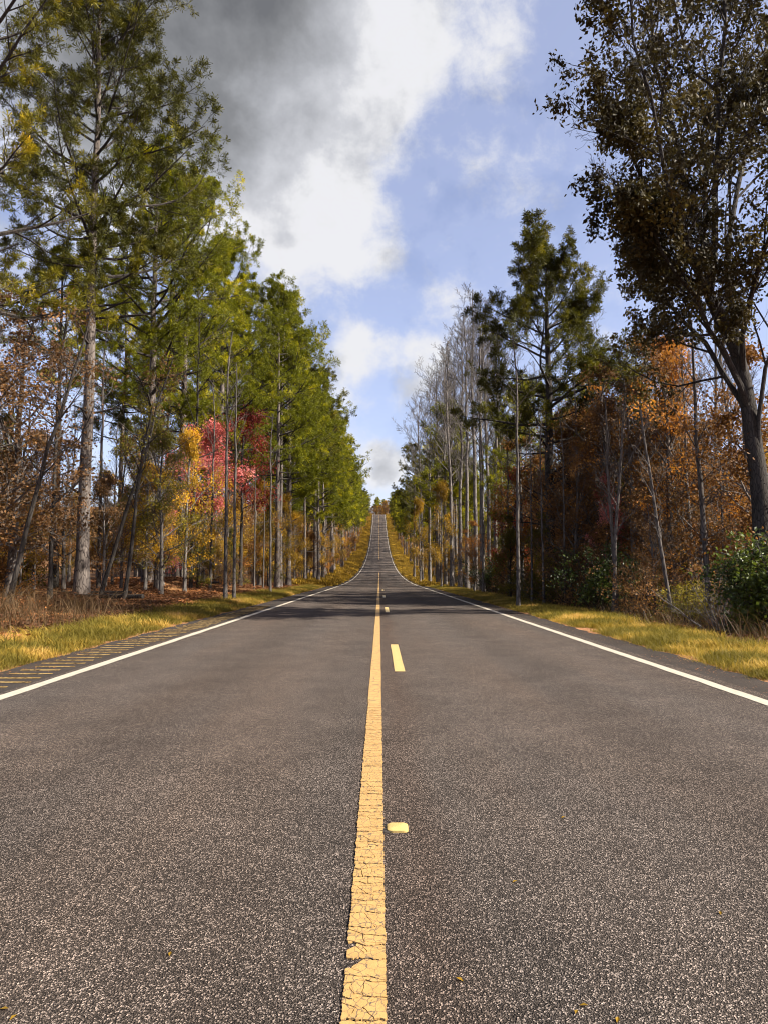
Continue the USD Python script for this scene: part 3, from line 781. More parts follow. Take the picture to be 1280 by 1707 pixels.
y = 47.0
i = 0
while y < 400:
    x = -6.7 + rs.normal(0, 0.55) - np.interp(y, [90, 200, 320, 360], [0, 1.0, 1.0, 0.2])
    lite = y > 95
    kd = K[f'farpine{i % 3}'] if lite else K[f'pine{(i * 3 + 1) % 4}']
    hh = rs.uniform(0.92, 1.06) if y < 75 else rs.uniform(1.0, 1.14) if y < 260 else rs.uniform(0.75, 0.95)
    if y > 340:
        hh *= 0.72
    lb = f'tall green pine, {ORD[i]} of the straight row along the left verge' if y <= 95 and i < len(ORD) else f'tall green pine left of the road {band(y)}'
    place(kd, 'pine_tree', x, y, hh, rot(), lb, 'tree', f'left row pines {band(y)}' if y > 95 else 'left roadside row of pines', w=hh * rs.uniform(0.9, 1.1))
    y += rs.uniform(3.2, 5.0) if y < 120 else rs.uniform(5, 7.5)
    i += 1
for row, (x0, ya, yb, st) in enumerate([(-10.8, 52, 130, 9.0), (-16, 45, 110, 13.0)]):
    y = ya
    deep = -1
    while y < yb:
        deep += 1
        hh = rs.uniform(0.9, 1.1)
        place(K[f'pine{rs.integers(4)}'] if y < 80 else K[f'farpine{rs.integers(3)}'], 'pine_tree', x0 + rs.normal(0, 1.0), y, hh, rot(), f'green pine deeper in the left wood, {["nearest", "second nearest", "third nearest", "fourth nearest"][deep] if deep < 4 else "far back"} {["close behind the roadside row", "farthest from the road"][row]}', 'tree', 'pines deeper in the left wood')
        y += st * rs.uniform(0.75, 1.25)

# maples and other coloured trees on the left
def sap(kind, name, px, d, hgt, label, lat=None, w=None, group=None, cat='tree'):
    s = hgt / {'barethin': 8.0, 'youngpine': 9.0, 'pole': 12.0}.get(kind, 18.0 if kind.startswith('bare') else 20.0 if 'pine' in kind else 7.0)
    return place(K[kind], name, at(px, d), d, s, rot(), label, cat, group, w=(w or 1.0) * s)


sap('pinkmaple', 'maple_tree', 340, 34, 7.4, 'pink red maple glowing under the left pines', w=1.15)
sap('redmaple', 'maple_tree', 402, 39, 9.4, 'deep red maple to the right of the pink one', w=1.0)
sap('red', 'maple_tree', 275, 30, 3.6, 'low pink maple sapling left of the pink maple', w=0.9)
sap('nearolive', 'young_tree', 262, 29, 6.6, 'olive yellow leafy tree in front of the green pines', w=0.8)
sap('nearolive', 'young_tree', 205, 27, 5.6, 'drab olive sapling right of the thick grey pine trunk', w=0.8)
sap('nearbrown', 'young_tree', 20, 21, 8.2, 'broad brown leafed tree at the left edge of the wood', w=1.25)
sap('nearbrown', 'young_tree', -40, 19, 8.0, 'russet tree cut by the left edge', w=1.2)
sap('nearorange', 'young_tree', 60, 24, 5.2, 'rusty orange sapling between the two left trunks', w=1.0)
sap('nearbrown', 'young_tree', 110, 25, 5.0, 'brown sapling at the foot of the thick grey pine', w=1.1)
sap('yellow', 'young_tree', 470, 52, 6.5, 'yellow leafed sapling right of the deep red maple')
sap('yellow', 'young_tree', 425, 46, 6.0, 'golden sapling at the foot of the left row, beside the deep red maple')
sap('brown2', 'young_tree', 175, 26, 4.2, 'small russet sapling by the fallen logs')
sap('yellow', 'young_tree', 320, 38, 5.0, 'yellow bush like sapling below the pink maple')
sap('orange', 'young_tree', 365, 44, 5.5, 'light orange sapling below the deep red maple')
for q, px in enumerate((168, 190, 228, 236, 262, 285, 305, 352, 378, 392, 425, 440, 452, 60, 118)):
    dd = 27 + (px % 7) * 2.2
    sap('pole', 'young_tree', px, dd, 6.5 + (px % 5) * 1.2, f'thin bare stem, {ORD[q]} of the slim stems in the left wood', group='slim stems in the left wood')
# a sunlit front layer of golden and olive small trees between the left trunks
rf = np.random.default_rng(909)
front = [(26.5, 'nearolive'), (28.5, 'yellow'), (31, 'olive'), (33.5, 'yellow'), (36, 'orange'), (38.5, 'olive'), (41, 'yellow'), (44, 'yellow'), (47.5, 'orange'), (51, 'yellow'), (55, 'olive'), (59, 'yellow'), (64, 'orange'), (70, 'yellow'), (77, 'yellow'), (85, 'orange')]
for q, (yy, kd) in enumerate(front):
    hgt = rf.uniform(4.2, 6.8) if not 30 < yy < 40 else rf.uniform(2.6, 3.4)
    nm = {'nearolive': 'olive', 'olive': 'olive', 'yellow': 'golden', 'orange': 'orange'}[kd]
    place(K[kd], 'young_tree', -7.4 - 1.2 * rf.random(), yy, hgt / 7.0, rf.random() * 6.28, f'{nm} small tree, {ORD[q] if q < 15 else "last"} of the sunlit front layer of the left wood', 'tree', 'sunlit front layer of the left wood', w=hgt / 7.0 * rf.uniform(0.85, 1.15))
for q in range(22):
    yy = rf.uniform(21, 46)
    kd = ['brush', 'orangebrush', 'greenbrush', 'nearbrown'][q % 4]
    sc = rf.uniform(0.8, 1.2) * (0.5 if kd == 'nearbrown' else 1.0)
    place(K[kd], 'shrub' if kd != 'nearbrown' else 'young_tree', -rf.uniform(0.40, 0.56) * yy - 1.5, yy, sc, rf.random() * 6.28, {'brush': 'brown leaved bush in the shade of the left wood', 'orangebrush': 'orange leaved bush in the shade of the left wood', 'greenbrush': 'olive bush in the shade of the left wood', 'nearbrown': 'low brown sapling in the shade of the left wood'}[kd], 'shrub' if kd != 'nearbrown' else 'tree', f'{kd.replace("near", "near ")} plants in the shade of the left wood')
# leaning and slim trunks at the left
for px, d, hgt, lean, lb in [(210, 22, 6.0, 0.10, 'thin dark leaning sapling stem nearest the left verge'), (170, 23, 7.5, 0.28, 'dark trunk leaning right under the thick grey pine'), (20, 18, 7.0, 0.22, 'dark leaning trunk at the lower left edge'), (320, 31, 13.0, 0.03, 'slim tall stem in front of the pink maple'), (88, 21, 9.0, 0.0, 'straight dark trunk at the left verge')]:
    x = at(px, d)
    t = thing('young_tree', (x, d, float(ground_z(x, d)) - 0.05))
    broadleaf(t, hgt, 0.052, 400 + px, crown0=0.42, spread=0.22, limbs=13, sec=5, ter=4, per=4, leaf='brown_leaf' if px < 200 else 'olive_leaf', wood='dark_bark', size=0.085, lean=(lean, 0.0))
    tag(t, lb, 'tree')

y = 20
TONE = {'olive': 'olive green', 'yellow': 'golden', 'orange': 'orange', 'brown': 'dark brown', 'brown2': 'russet', 'orange2': 'rusty orange', 'barethin': 'leafless', 'pole': 'slim pale stemmed'}
while y < 112:
    for lat in (-8.3, -10.5, -13.5, -17.5, -23, -30, -38):
        if (y < 26 and lat > -9) or (lat < -25 and y < 40):
            continue
        kd = ['olive', 'yellow', 'orange', 'yellow', 'brown2', 'olive', 'orange', 'yellow', 'pole'][rs.integers(9)]
        hgt = rs.uniform(3.5, 7.0)
        s = hgt / (8.0 if kd == 'barethin' else 12.0 if kd == 'pole' else 7.0) * (1.6 if kd == 'pole' else 1)
        place(K[kd], 'young_tree', lat + rs.normal(0, 0.6), y + rs.uniform(-2, 2), s, rot(), f'{TONE[kd]} small tree among the left pines, {depth_word(y)}', 'tree', f'{TONE[kd]} small trees in the left wood {depth_word(y)}', w=s * rs.uniform(0.8, 1.2))
    y += rs.uniform(2.8, 3.8) if y < 60 else rs.uniform(6, 8)
y = 62
while y < 400:
    kd = ['orange', 'yellow', 'orange2', 'yellow'][rs.integers(4)]
    s = rs.uniform(0.55, 1.15)
    place(K[kd], 'young_tree', -6.6 + rs.normal(0, 0.3) - np.interp(y, [90, 200, 320, 360], [0, 0.8, 0.8, 0.0]), y, s, rot(), f'{TONE[kd]} small tree under the left pines {band(y)}', 'tree', f'{TONE[kd]} small trees on the left verge {band(y)}')
    y += rs.uniform(5, 9) * (1 + y / 300)

# ------------------------------------------------------------------ right side, nearest trees
def oak():
    d0 = 18.0
    x0 = at(1268, d0)
    z0 = float(ground_z(x0, d0))
    t = thing('oak_tree', (x0, d0, z0 - 0.05))
    rng = np.random.default_rng(501)

    def W(px, py, dd):                       # a point of the tree, relative to its foot
        return np.array([at(px, d0 + dd) - x0, dd, z_at(py, d0 + dd) - z0])

    def path(pts, k=12):
        pts = np.array(pts)
        s = np.r_[0, np.cumsum(np.linalg.norm(np.diff(pts, axis=0), axis=1))]
        from scipy.interpolate import PchipInterpolator
        f = PchipInterpolator(s / s[-1], pts)
        return f(np.linspace(0, 1, k))

    trunk = path([np.array([0, 0, 0.0]), W(1274, 850, 0), W(1262, 700, 0.1), W(1246, 590, 0.1), W(1222, 520, 0.0), W(1200, 480, 0.0)])
    tr = np.linspace(0.27, 0.14, 12)
    tr[0] = 0.36
    fork = trunk[-1]
    limbs = [
        [trunk[9], W(1180, 440, -0.4), W(1150, 380, -1.0), W(1118, 310, -1.6), W(1075, 230, -2.2), W(1020, 150, -2.6)],
        [fork, W(1198, 420, 0.3), W(1180, 330, 0.6), W(1160, 230, 0.6), W(1130, 100, 0.4), W(1105, -60, 0.2), W(1090, -260, 0.0)],
        [fork, W(1208, 400, -0.2), W(1215, 300, -0.5), W(1228, 200, -0.8), W(1235, 80, -1.0), W(1245, -100, -1.2), W(1240, -300, -1.2)],
        [trunk[8], W(1230, 440, 0.8), W(1240, 330, 1.5), W(1262, 230, 2.0), W(1300, 120, 2.4), W(1330, -40, 2.8), W(1345, -240, 3.0)],
        [trunk[7], W(1180, 500, -1.0), W(1130, 430, -1.8), W(1100, 360, -2.4), W(1060, 280, -2.8)],
        [trunk[6], W(1190, 560, 0.8), W(1140, 500, 1.6), W(1110, 430, 2.4), W(1085, 340, 3.0)],
        [fork, W(1190, 380, 1.0), W(1200, 250, 2.2), W(1180, 120, 3.0), W(1150, -60, 3.4), W(1140, -260, 3.4)],
        [trunk[8], W(1260, 470, -1.0), W(1300, 380, -2.0), W(1340, 240, -2.6), W(1370, -40, -2.6)],
        [fork, W(1170, 420, -1.5), W(1138, 300, -2.8), W(1108, 150, -3.4), W(1082, -20, -3.6), W(1085, -180, -3.6)],
        [trunk[5], W(1300, 560, -0.5), W(1350, 470, -1.0), W(1400, 330, -1.2), W(1430, 60, -1.0)],
    ]
    C1 = np.stack([path(p, 9) for p in limbs])
    C1[:, 1:] += rng.normal(0, 0.06, C1[:, 1:].shape)
    R1 = np.linspace(1, 0.22, 9)[None] * np.linspace(0.105, 0.062, len(limbs))[:, None]
    C2, R2 = branch(C1, R1, 16, 0.22, 1.0, 36, 12, 0.32, rng, k=6, up=0.3, wob=0.3, taper_len=0.5)
    C3, R3 = branch(C2, R2, 8, 0.2, 1.0, 42, 14, 0.42, rng, k=4, up=0.0, wob=0.35, taper_len=0.4)
    C4, R4 = branch(C3, R3, 5, 0.2, 1.0, 45, 15, 0.5, rng, k=3, up=-0.1, wob=0.3, taper_len=0.3)
    obj('trunk', tubes(trunk[None], tr[None], 14), M['oak_bark'], t, smooth=True)
    obj('limbs', join([tubes(C1, R1, 8), tubes(C2, np.maximum(R2, 0.008), 5), tubes(C3, np.maximum(R3, 0.005), 3), tubes(C4, np.maximum(R4, 0.0035), 3)]), M['oak_bark'], t, smooth=False)
    p4, _, _ = sample(C4, R4, rng.uniform(0.2, 1.0, (len(C4), 15)))
    c = p4.reshape(-1, 3) + rng.normal(0, 0.085, (len(C4) * 15, 3))
    clump = meshkit.noise(c * 0.8 + 3, 9)
    c = c[(clump > 0.34)]
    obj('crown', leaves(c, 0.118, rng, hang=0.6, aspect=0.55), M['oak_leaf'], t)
    return tag(t, 'large dark oak filling the upper right, its limbs fanning upward', 'tree')


oak()
unique_pine(916, 28.5, 415, 601, 'lone tall pine with rounded crown rising right of the road', 0.23, crown0=0.46, spread=0.245, limbs=38, sec=9, ter=5, per=3, blades=18, L_=0.18, width=0.026, leaf='needles_dark', wood='dark_bark', stubs=12, up=0.35, top_round=0.2)
for px, d, hgt, kd, lb in [(792, 48, 20.2, 'bare1', 'tallest bare pale tree left of the lone right pine'), (766, 52, 18.5, 'bare0', 'bare grey tree second to the left of the lone pine'), (742, 60, 19.5, 'bare2', 'pale bare tree where the right treeline drops'), (815, 44, 17.5, 'bare2', 'straight bare trunk just left of the lone right pine'), (716, 72, 19.5, 'bare0', 'farthest tall bare tree on the right, against the cloud'), (778, 50, 19.2, 'bare2', 'bare grey tree close beside the tallest bare one'), (752, 56, 19.0, 'bare1', 'grey bare tree third to the left of the lone pine'), (803, 46, 18.6, 'bare0', 'bare tree crowded against the tallest pale one'), (729, 66, 19.5, 'bare1', 'feathery bare tree on the falling treeline'), (703, 80, 20.0, 'bare2', 'thin bare tree where the wood meets the low pines'), (826, 42, 16.0, 'bare1', 'bare tree half hidden by the lone pine boughs'), (838, 40, 14.0, 'bare1', 'twiggy bare tree behind the lone right pine'), (1066, 30, 11.8, 'bare0', 'bare twiggy tree between the lone pine and the oak'), (1100, 27, 10.5, 'bare2', 'slender bare tree just left of the oak'), (1225, 25, 9.5, 'barethin', 'twiggy tangled tree behind the oak trunk'), (1150, 23, 8.5, 'barethin', 'twiggy tree below the lowest oak bough')]:
    sap(kd, 'bare_tree', px, d, hgt, lb)
for px, d, hgt, lb in [(756, 66, 15.5, 'short dark pine behind the pale bare trees'), (690, 95, 17.5, 'dark pine low on the right treeline'), (868, 38, 11.5, 'young pine left of the lone right pine'), (1010, 34, 12.0, 'yellowish pine right of the lone tall pine')]:
    sap('pine1' if hgt < 14 else 'pine2', 'pine_tree', px, d, hgt, lb)

for q, px in enumerate((846, 862, 885, 905, 940, 962, 985, 1000, 1042, 1075, 1098, 1140, 1160, 1205, 1235)):
    dd = 21 + (px % 7) * 1.9
    sap('pole', 'young_tree', px, dd, 6.5 + (px % 5) * 1.1, f'thin bare stem, {ORD[q]} of the slim stems in the right wood', group='slim stems in the right wood')
y = 60
i = 0
while y < 400:
    x = 6.9 + rs.normal(0, 0.6) + np.interp(y, [90, 200, 320, 360], [0, 1.3, 1.2, 0.1])
    if (i % 4 == 3 and y < 150) or (y < 85 and i % 2):
        place(K[f'bare{i % 3}'], 'bare_tree', x, y, rs.uniform(0.9, 1.15), rot(), 'bare pale tree among the pines right of the road', 'tree', 'bare trees in the right row')
    else:
        hh = rs.uniform(0.62, 0.80) if y < 130 else rs.uniform(0.75, 1.0)
        if y > 340:
            hh *= 0.72
        place(K[f'farpine{rs.integers(3)}'], 'pine_tree', x, y, hh, rot(), f'dark pine right of the road {band(y)}', 'tree', f'right row pines {band(y)}')
    y += rs.uniform(3.5, 5.5) if y < 120 else rs.uniform(5, 7.5)
    i += 1
y = 58
while y < 390:
    hh = rs.uniform(0.65, 0.8) if y < 130 else rs.uniform(0.8, 1.0) if y < 300 else rs.uniform(0.55, 0.7)
    place(K[f'farpine{rs.integers(3)}'], 'pine_tree', 11.8 + rs.normal(0, 0.8) + np.interp(y, [90, 200], [0, 1.5]), y, hh, rot(), f'pine behind the right row {band(y)}', 'tree', f'pines behind the right row {band(y)}')
    y += rs.uniform(7, 10)
for x0, ya, yb, st in [(11.5, 40, 58, 6), (16, 34, 110, 8)]:
    y = ya
    while y < yb:
        if rs.random() < 0.8:
            place(K[f'bare{rs.integers(3)}'], 'bare_tree', x0 + rs.normal(0, 1), y, rs.uniform(0.7, 0.95), rot(), 'bare tree deep in the right wood', 'tree', 'bare trees deep in the right wood')
        else:
            place(K[f'pine{rs.integers(4)}'], 'pine_tree', x0 + rs.normal(0, 1), y, rs.uniform(0.45, 0.6), rot(), 'pine deep in the right wood', 'tree', 'pines deep in the right wood')
        y += st * rs.uniform(0.75, 1.25)

for kd, px, d, hgt, lb, w in [
    ('orange', 870, 32, 7.0, 'orange red tree left of the lone pine trunk', 1.0), ('crimson', 850, 36, 6.2, 'dark red sapling behind the orange tree at right', 0.9),
    ('brown', 948, 30, 7.8, 'tall dull brown tree behind the lone right pine', 1.1), ('orange2', 1045, 33, 9.0, 'tall rusty tree at the back of the right wood', 1.1), ('nearbrown', 1110, 29, 8.0, 'thick brown tree between the slim trunk and the lone pine', 1.1), ('nearbrown', 1195, 28, 7.0, 'brown tree behind the slim grey trunk at right', 1.1), ('nearbrown', 1262, 27, 5.5, 'low brown tree behind the oak at the right edge', 1.1),
    ('nearorange', 1118, 23.5, 9.0, 'tall orange brown tree under the spreading oak boughs', 1.0), ('nearbrown', 1150, 25.5, 9.5, 'tallest brown tree right behind the oak boughs', 1.0), ('nearolive', 1075, 26, 8.6, 'tall olive tree between the brown ones at right', 1.0),
    ('nearbrown', 1020, 25, 8.2, 'tall brown tree filling the middle of the right wood', 1.1), ('orange2', 1000, 28, 8.8, 'tall rusty tree rising behind the pale forked sapling', 1.1), ('brown2', 978, 31, 8.6, 'tall russet tree to the right of the lone pine trunk', 1.1), ('orange', 935, 34, 8.5, 'tall orange tree hidden behind the lone pine trunk', 1.1),
    ('nearorange', 1005, 26, 7.0, 'rusty tree in the middle of the right wood', 1.1), ('nearbrown', 1060, 24, 7.4, 'tall brown leafed tree left of the oak trunk', 1.1),
    ('red', 1012, 24.5, 4.4, 'pinkish small maple in the right wood', 0.7), ('nearbrown', 960, 25, 5.6, 'russet tree just right of the lone pine trunk', 1.0),
    ('nearorange', 1120, 24, 6.4, 'orange brown tree below the oak boughs', 1.0), ('nearbrown', 1170, 22, 5.6, 'dull brown sapling at the right, under the oak', 1.1),
    ('orange', 790, 42, 4.0, 'pale orange sapling at the foot of the bare trees', 1.0), ('yellow', 735, 56, 8.0, 'golden tree among the right trunks', 0.8),
    ('yellow', 700, 75, 8.5, 'yellow tree farther up the right verge', 0.8), ('nearbrown', 1245, 23, 5.0, 'brown bush like tree behind the oak trunk', 1.2),
    ('olive', 905, 27, 3.4, 'olive sapling at the foot of the lone right pine', 1.0), ('olive', 850, 31, 3.6, 'olive yellow sapling beside the right verge', 1.0),
    ('nearbrown', 1090, 20, 3.2, 'low brown sapling nearest the right verge', 1.0)]:
    sap(kd, 'young_tree' if kd not in ('red', 'crimson') else 'maple_tree', px, d, hgt, lb, w=w)
for px, d, hgt, lean, wd, lb in [(1180, 19.5, 8.2, -0.02, 'grey_bark', 'slim bare grey trunk left of the oak trunk'), (1020, 20, 6.6, 0.04, 'pale_bark', 'pale forked sapling standing at the right verge'), (1028, 20.2, 6.0, -0.06, 'pale_bark', 'second pale sapling beside the forked one'), (1120, 18, 5.5, -0.12, 'pale_bark', 'pale leaning stem near the green bush'), (805, 40, 15, 0.0, 'pale_bark', 'pale straight trunk lit along its edge, left of the pine')]:
    x = at(px, d)
    t = thing('bare_tree', (x, d, float(ground_z(x, d)) - 0.05))
    bare(t, hgt, 0.075 if hgt > 8 else 0.036, 700 + px, crown0=0.34, spread=0.15, limbs=13, sec=6, ter=4, qua=3, wood='stem_bark' if hgt < 14 else 'grey_bark', lean=(lean, 0), twig=0.003, el0=46, up=0.3)
    tag(t, lb, 'tree')

y = 21
while y < 112:
    for lat in (8.2, 10.5, 13.5, 17.5, 23, 30):
        if (y < 25 and lat < 9) or (lat > 25 and y < 40):
            continue
        kd = ['olive', 'brown', 'orange', 'brown2', 'brown2', 'orange2', 'yellow', 'barethin', 'pole', 'orange'][rs.integers(10)]
        hgt = rs.uniform(4.5, 8.2) if y < 60 else rs.uniform(3.5, 6.5)
        s = hgt / (8.0 if kd == 'barethin' else 12.0 if kd == 'pole' else 7.0) * (1.6 if kd == 'pole' else 1)
        place(K[kd], 'young_tree', lat + rs.normal(0, 0.6), y + rs.uniform(-2, 2), s, rot(), f'{TONE[kd]} small tree in the right wood, {depth_word(y)}', 'tree', f'{TONE[kd]} small trees in the right wood {depth_word(y)}', w=s * rs.uniform(0.8, 1.2))
    y += rs.uniform(2.8, 3.8) if y < 60 else rs.uniform(6, 8)
y = 62
while y < 400:
    kd = ['orange', 'yellow', 'olive', 'brown'][rs.integers(4)]
    s = rs.uniform(0.5, 1.0)
    place(K[kd], 'young_tree', 7.0 + rs.normal(0, 0.3) + np.interp(y, [90, 200, 320, 360], [0, 1.1, 1.0, 0.0]), y, s, rot(), f'{TONE[kd]} small tree under the right pines {band(y)}', 'tree', f'{TONE[kd]} small trees on the right verge {band(y)}')
    y += rs.uniform(5, 9) * (1 + y / 300)

# trees closing the view beyond the crest
for k in range(26):
    yy = rs.uniform(462, 490) if k % 5 > 2 else rs.uniform(440, 456)
    xx = rs.uniform(-16, 26) if k > 11 else rs.uniform(-5, 5)
    kd = ['orange', 'brown2', 'yellow', 'farpine1', 'farpine2'][k % 5]
    s = rs.uniform(14, 17) / 20 if 'pine' in kd else rs.uniform(8, 12) / 7.0
    place(K[kd], 'pine_tree' if 'pine' in kd else 'far_tree', xx, yy, s, rot(), 'tree closing the gap beyond the crest of the road', 'tree', 'trees beyond the crest')

for k in range(12):
    kd = ['orange', 'yellow', 'brown2'][k % 3]
    s = rs.uniform(4.5, 7.0) / 7.0
    place(K[kd], 'far_tree', -6 + 12 * (k + rs.random()) / 12, rs.uniform(431, 440), s, rot(), 'low bushy tree just over the crest at the end of the road', 'tree', 'low trees just over the crest', w=s * 1.5)

# ------------------------------------------------------------------ shrubs
hb = thing('evergreen_shrub', (at(1292, 14.0), 14.0, float(ground_z(at(1292, 14.0), 14.0))))
shrub(hb, 1.7, 1.9, 801, stems=26, leaf='holly_leaf', per=8, size=0.085, sec=9, ter=6)
tag(hb, 'rounded glossy green bush at the right edge of the verge', 'shrub')
rb = np.random.default_rng(88)
for side, lat0 in ((-1, 8.0), (1, 6.6)):
    kinds = ['orangebrush', 'greenbrush', 'brush', 'thicket'] if side < 0 else ['brush', 'darkbrush', 'thicket', 'brush', 'greenbrush']
    y = 16.0 if side > 0 else 36.0
    while y < 70:
        for row in range(1 if side < 0 else 2):
            kd = kinds[rb.integers(len(kinds))]
            s = rb.uniform(0.55, 1.1) * (0.75 if side < 0 else 1.0)
            lat = lat0 + row * 1.9 + rb.normal(0, 0.3) + (0.6 if y < 22 else 0)
            w = {'orangebrush': 'orange leaved low bush', 'greenbrush': 'olive green low bush', 'brush': 'brown leaved low bush', 'thicket': 'leafless tangle of grey stems', 'darkbrush': 'dark green low bush'}[kd]
            sd = 'left' if side < 0 else 'right'
            place(K[kd], 'shrub', side * lat, y + rb.uniform(-0.8, 0.8), s, rb.random() * 6.28, f'{w} in the undergrowth along the {sd} verge, {depth_word(y)}', 'shrub', f'{w} along the {sd} verge {depth_word(y)}')
        y += rb.uniform(1.8, 2.6) if y < 40 else rb.uniform(3, 5)

# ------------------------------------------------------------------ fallen logs, leaves on the road
def log(x, y, yaw, length, r, label, seed):
    rng = np.random.default_rng(seed)
    t = thing('fallen_log', (x, y, float(ground_z(x, y)) + r * 0.7), yaw)
    k = 10
    s = np.linspace(-0.5, 0.5, k)
    P = np.stack([s * length, rng.normal(0, 0.02, k), rng.normal(0, 0.015, k) + s * 0.12 * length * 0.2], -1)[None]
    R = (r * (1 - 0.35 * (s + 0.5)) * rng.uniform(0.93, 1.05, k))[None]
    v, f = tubes(P, R, 9)
    cap = np.array([[0, i + 1, i] for i in range(1, 8)] + [[(k - 1) * 9, (k - 1) * 9 + i, (k - 1) * 9 + i + 1] for i in range(1, 8)])
    obj('log_wood', (v, np.vstack([f, cap])), M['dark_bark'], t)
    C, Rr = branch(P, R, 4, 0.2, 0.9, 60, 10, 0.16, rng, k=4, rfac=0.3)
    for q in range(len(C)):
        obj('branch_stub', tubes(C[q:q + 1], Rr[q:q + 1], 5), M['dark_bark'], t)
    return tag(t, label, 'log')


log(at(178, 22.5), 22.5, -0.5, 3.2, 0.10, 'dark fallen log lying on the leaf litter behind the left verge', 1)
log(at(160, 24.0), 24.2, -0.25, 2.6, 0.07, 'thinner fallen log behind the dark one', 2)
log(at(330, 33), 33.0, 0.4, 2.0, 0.08, 'short log on the litter below the pink maple', 3)

rl = np.random.default_rng(21)
for px, py in [(957, 1640), (945, 1650), (1010, 1662), (40, 1642), (55, 1655), (760, 1600), (1180, 1500), (300, 1560), (930, 1350), (850, 1450)]:
    d = 1325 / (py - 955)
    v, f = leaves(np.zeros((1, 3)), 0.030, rl)
    v = v - v.mean(0)
    v[:, 2] = np.array([0.002, 0.006, 0.004, 0.006])
    ang = rl.random() * 6.28
    s, c = math.sin(ang), math.cos(ang)
    v[:, :2] = np.array([[-1, 0], [0, 0.45], [1, 0], [0, -0.45]]) * 0.012 @ np.array([[c, s], [-s, c]])
    lf = obj('fallen_leaf', (v + np.array([at(px, d), d, 0.0]), f), M['yellow_leaf'])
    tag(lf, 'tiny yellow leaf lying on the bare asphalt', 'leaf', 'tiny yellow leaves on the asphalt')

# ------------------------------------------------------------------ grass, weeds and litter
def instancer(name, protos, mat, pos, scale, yaw, idx, label, cat):
    pi = UsdGeom.PointInstancer.Define(stage, '/World/' + numbered(name))
    base = str(pi.GetPath())
    rel = pi.CreatePrototypesRel()
    for k, m in enumerate(protos):
        usdkit.mesh(stage, f'{base}/patch_{k:03d}' if k else f'{base}/patch', m, mat)
        rel.AddTarget(f'{base}/patch_{k:03d}' if k else f'{base}/patch')
    pi.CreateProtoIndicesAttr(Vt.IntArray.FromNumpy(idx.astype(np.int32)))
    pi.CreatePositionsAttr(Vt.Vec3fArray.FromNumpy(pos.astype(np.float32)))
    pi.CreateScalesAttr(Vt.Vec3fArray.FromNumpy(scale.astype(np.float32)))
    h = yaw / 2
    pi.CreateOrientationsAttr(Vt.QuathArray([Gf.Quath(float(math.cos(a)), 0.0, 0.0, float(math.sin(a))) for a in h]))
    return tag(pi.GetPrim(), label, cat, kind='stuff')


def grass_patch(n, size, h, w, rng, lean=0.5):
    x, y = rng.uniform(-size / 2, size / 2, (2, n))
    b = np.stack([x, y, np.full(n, -0.02)], -1)
    ph = rng.random(n) * 6.283
    hh = h * rng.uniform(0.4, 1.2, n)
    out = np.stack([np.cos(ph), np.sin(ph), np.zeros(n)], -1) * (hh * lean * rng.random(n))[:, None]
    side = np.stack([-np.sin(ph), np.cos(ph), np.zeros(n)], -1) * w / 2
    mid = b + out * 0.35 + np.array([0, 0, 1]) * hh[:, None] * 0.6
    tip = b + out + np.array([0, 0, 1]) * hh[:, None] * (1 - 0.25 * rng.random(n))[:, None]
    V = np.stack([b - side, b + side, mid + side * 0.8, mid - side * 0.8, tip], 1).reshape(-1, 3)
    o = np.arange(n)[:, None] * 5
    return V, np.vstack([o + [0, 1, 2], o + [0, 2, 3], o + [3, 2, 4]])


rg = np.random.default_rng(31)
gp = [grass_patch(110, 0.55, 0.17, 0.010, rg, 1.5) for _ in range(4)]
gpl = [grass_patch(90, 1.4, 0.30, 0.04, rg, 0.9) for _ in range(3)]


def verge(side, inner, outer, y0, y1, dens, grow, protos, big, seed, label, mat='grass'):
    r = np.random.default_rng(seed)
    n = int((y1 - y0) * (outer - inner) * dens)
    yy = y0 + (y1 - y0) * r.random(n) ** grow
    lat = inner + (outer - inner) * r.random(n) ** 1.15 + (r.random(n) - 0.5) * 0.15
    keep = r.random(n) < 1.15 - 0.8 * ((lat - inner) / (outer - inner)) ** 2.5
    keep &= meshkit.noise(np.stack([lat * 1.3, yy * 0.7, yy * 0], -1), seed) > 0.16
    yy, lat = yy[keep], lat[keep]
    n = len(yy)
    x = side * lat
    s = r.uniform(0.6, 1.35, n) * np.interp((lat - inner) / (outer - inner), [0, 0.25, 1], [0.55, 1.0, 1.25]) * big
    pos = np.stack([x, yy, ground_z(x, yy)], -1)
    return instancer('grass', protos, M[mat], pos, np.stack([s, s, s], -1), r.random(n) * 6.283, r.integers(0, len(protos), n), label, 'grass')


verge(-1, 4.3, 5.8, 4.0, 60, 34, 1.5, gp, 1.0, 41, 'yellow green grass on the near left verge')
verge(1, 3.98, 5.9, 4.0, 60, 32, 1.5, gp, 0.95, 42, 'yellow green grass on the near right verge')
verge(-1, 4.2, 8.0, 60, 420, 3.6, 1.2, gpl, 1.2, 43, 'golden grass on the left verge up the far hill', 'far_grass')
verge(1, 4.0, 8.2, 60, 420, 3.6, 1.2, gpl, 1.2, 44, 'golden grass on the right verge up the far hill', 'far_grass')

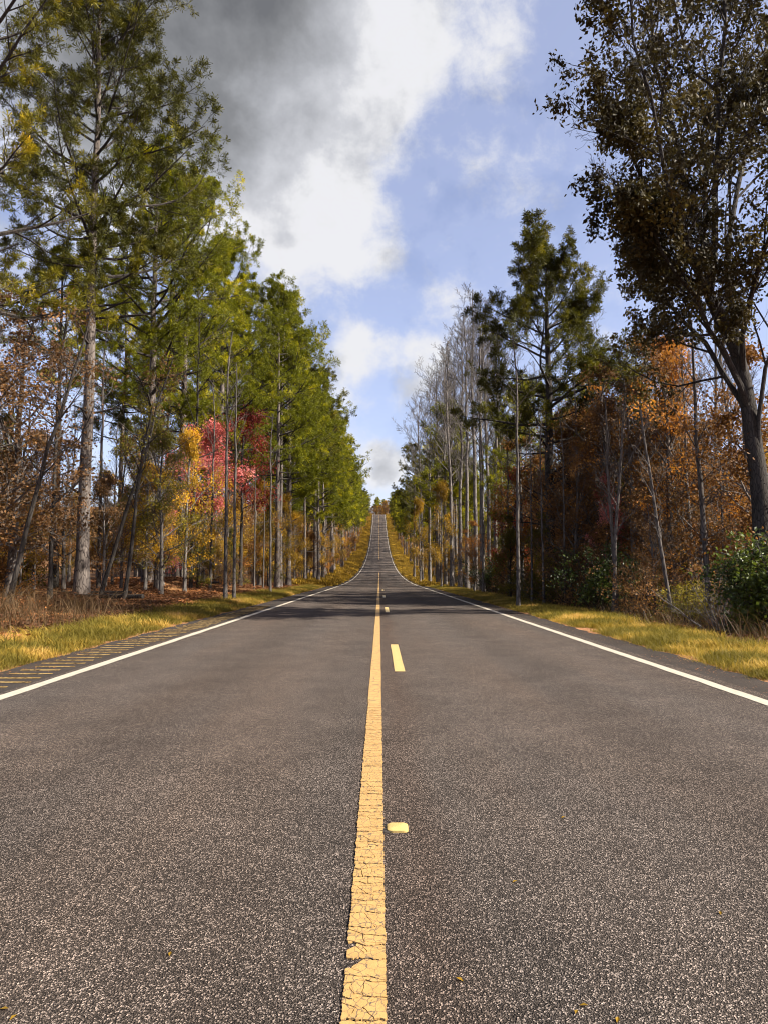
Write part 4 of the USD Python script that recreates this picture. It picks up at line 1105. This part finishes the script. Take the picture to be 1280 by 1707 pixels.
# dry weeds
wp = [grass_patch(15, 0.8, 0.70, 0.009, rg, 1.7) for _ in range(3)]
for side, (a, b), (y0, y1), n, sd, lb in [(-1, (5.8, 8.6), (10, 20), 230, 51, 'tall dry brown weeds behind the left verge'), (1, (5.9, 7.6), (11, 45), 230, 52, 'dry brown weeds at the foot of the right wood')]:
    r = np.random.default_rng(sd)
    yy = r.uniform(y0, y1, n)
    x = side * r.uniform(a, b, n)
    s = r.uniform(0.5, 1.15, n)
    instancer('dry_weeds', wp, M['dry_grass'], np.stack([x, yy, ground_z(x, yy)], -1), np.stack([s, s, s], -1), r.random(n) * 6.283, r.integers(0, 3, n), lb, 'weeds')


def litter_patch(n, size, s, rng):
    c = np.stack([rng.uniform(-size / 2, size / 2, n), rng.uniform(-size / 2, size / 2, n), rng.uniform(0.0, 0.05, n)], -1)
    v, f = leaves(c, s, rng, hang=0.0, aspect=0.7)
    v = v.reshape(n, 4, 3)
    v[:, :, 2] = c[:, None, 2] + (v[:, :, 2] - c[:, None, 2]) * 0.35
    return v.reshape(-1, 3), f


sp = [litter_patch(34, 0.9, 0.034, rg) for _ in range(3)]
lp = [litter_patch(150, 1.1, 0.095, rg) for _ in range(4)]
for side, a, b, y0, y1, n, sd, lb in [(-1, 5.4, 20, 10, 70, 1500, 61, 'orange brown fallen leaves carpeting the left bank'), (1, 5.6, 20, 10, 70, 1300, 62, 'brown fallen leaves under the right wood')]:
    r = np.random.default_rng(sd)
    yy = y0 + (y1 - y0) * r.random(n) ** 1.3
    x = side * (a + (b - a) * r.random(n) ** 1.5)
    s = r.uniform(0.8, 1.3, n)
    instancer('leaf_litter', lp, M['litter'], np.stack([x, yy, ground_z(x, yy) + 0.01], -1), np.stack([s, s, s], -1), r.random(n) * 6.283, r.integers(0, 4, n), lb, 'leaf litter')

for sd, a, b, n, lb in [(71, -4.35, -3.75, 150, 'straw and leaf crumbs along the left shoulder edge'), (72, 3.55, 4.1, 190, 'straw and leaf crumbs along the right shoulder edge')]:
    r = np.random.default_rng(sd)
    yy = 5 + 45 * r.random(n) ** 1.6
    x = r.uniform(a, b, n)
    z = np.where((x > LEFT_EDGE + 0.05) & (x < RIGHT_EDGE - 0.05), prof(yy) + 0.004, ground_z(x, yy) + 0.012)
    sc = np.stack([np.full(n, 0.55), r.uniform(0.8, 1.3, n), np.full(n, 0.35)], -1)
    instancer('road_debris', sp, M['litter'], np.stack([x, yy, z], -1), sc, np.zeros(n), r.integers(0, 3, n), lb, 'leaf debris')
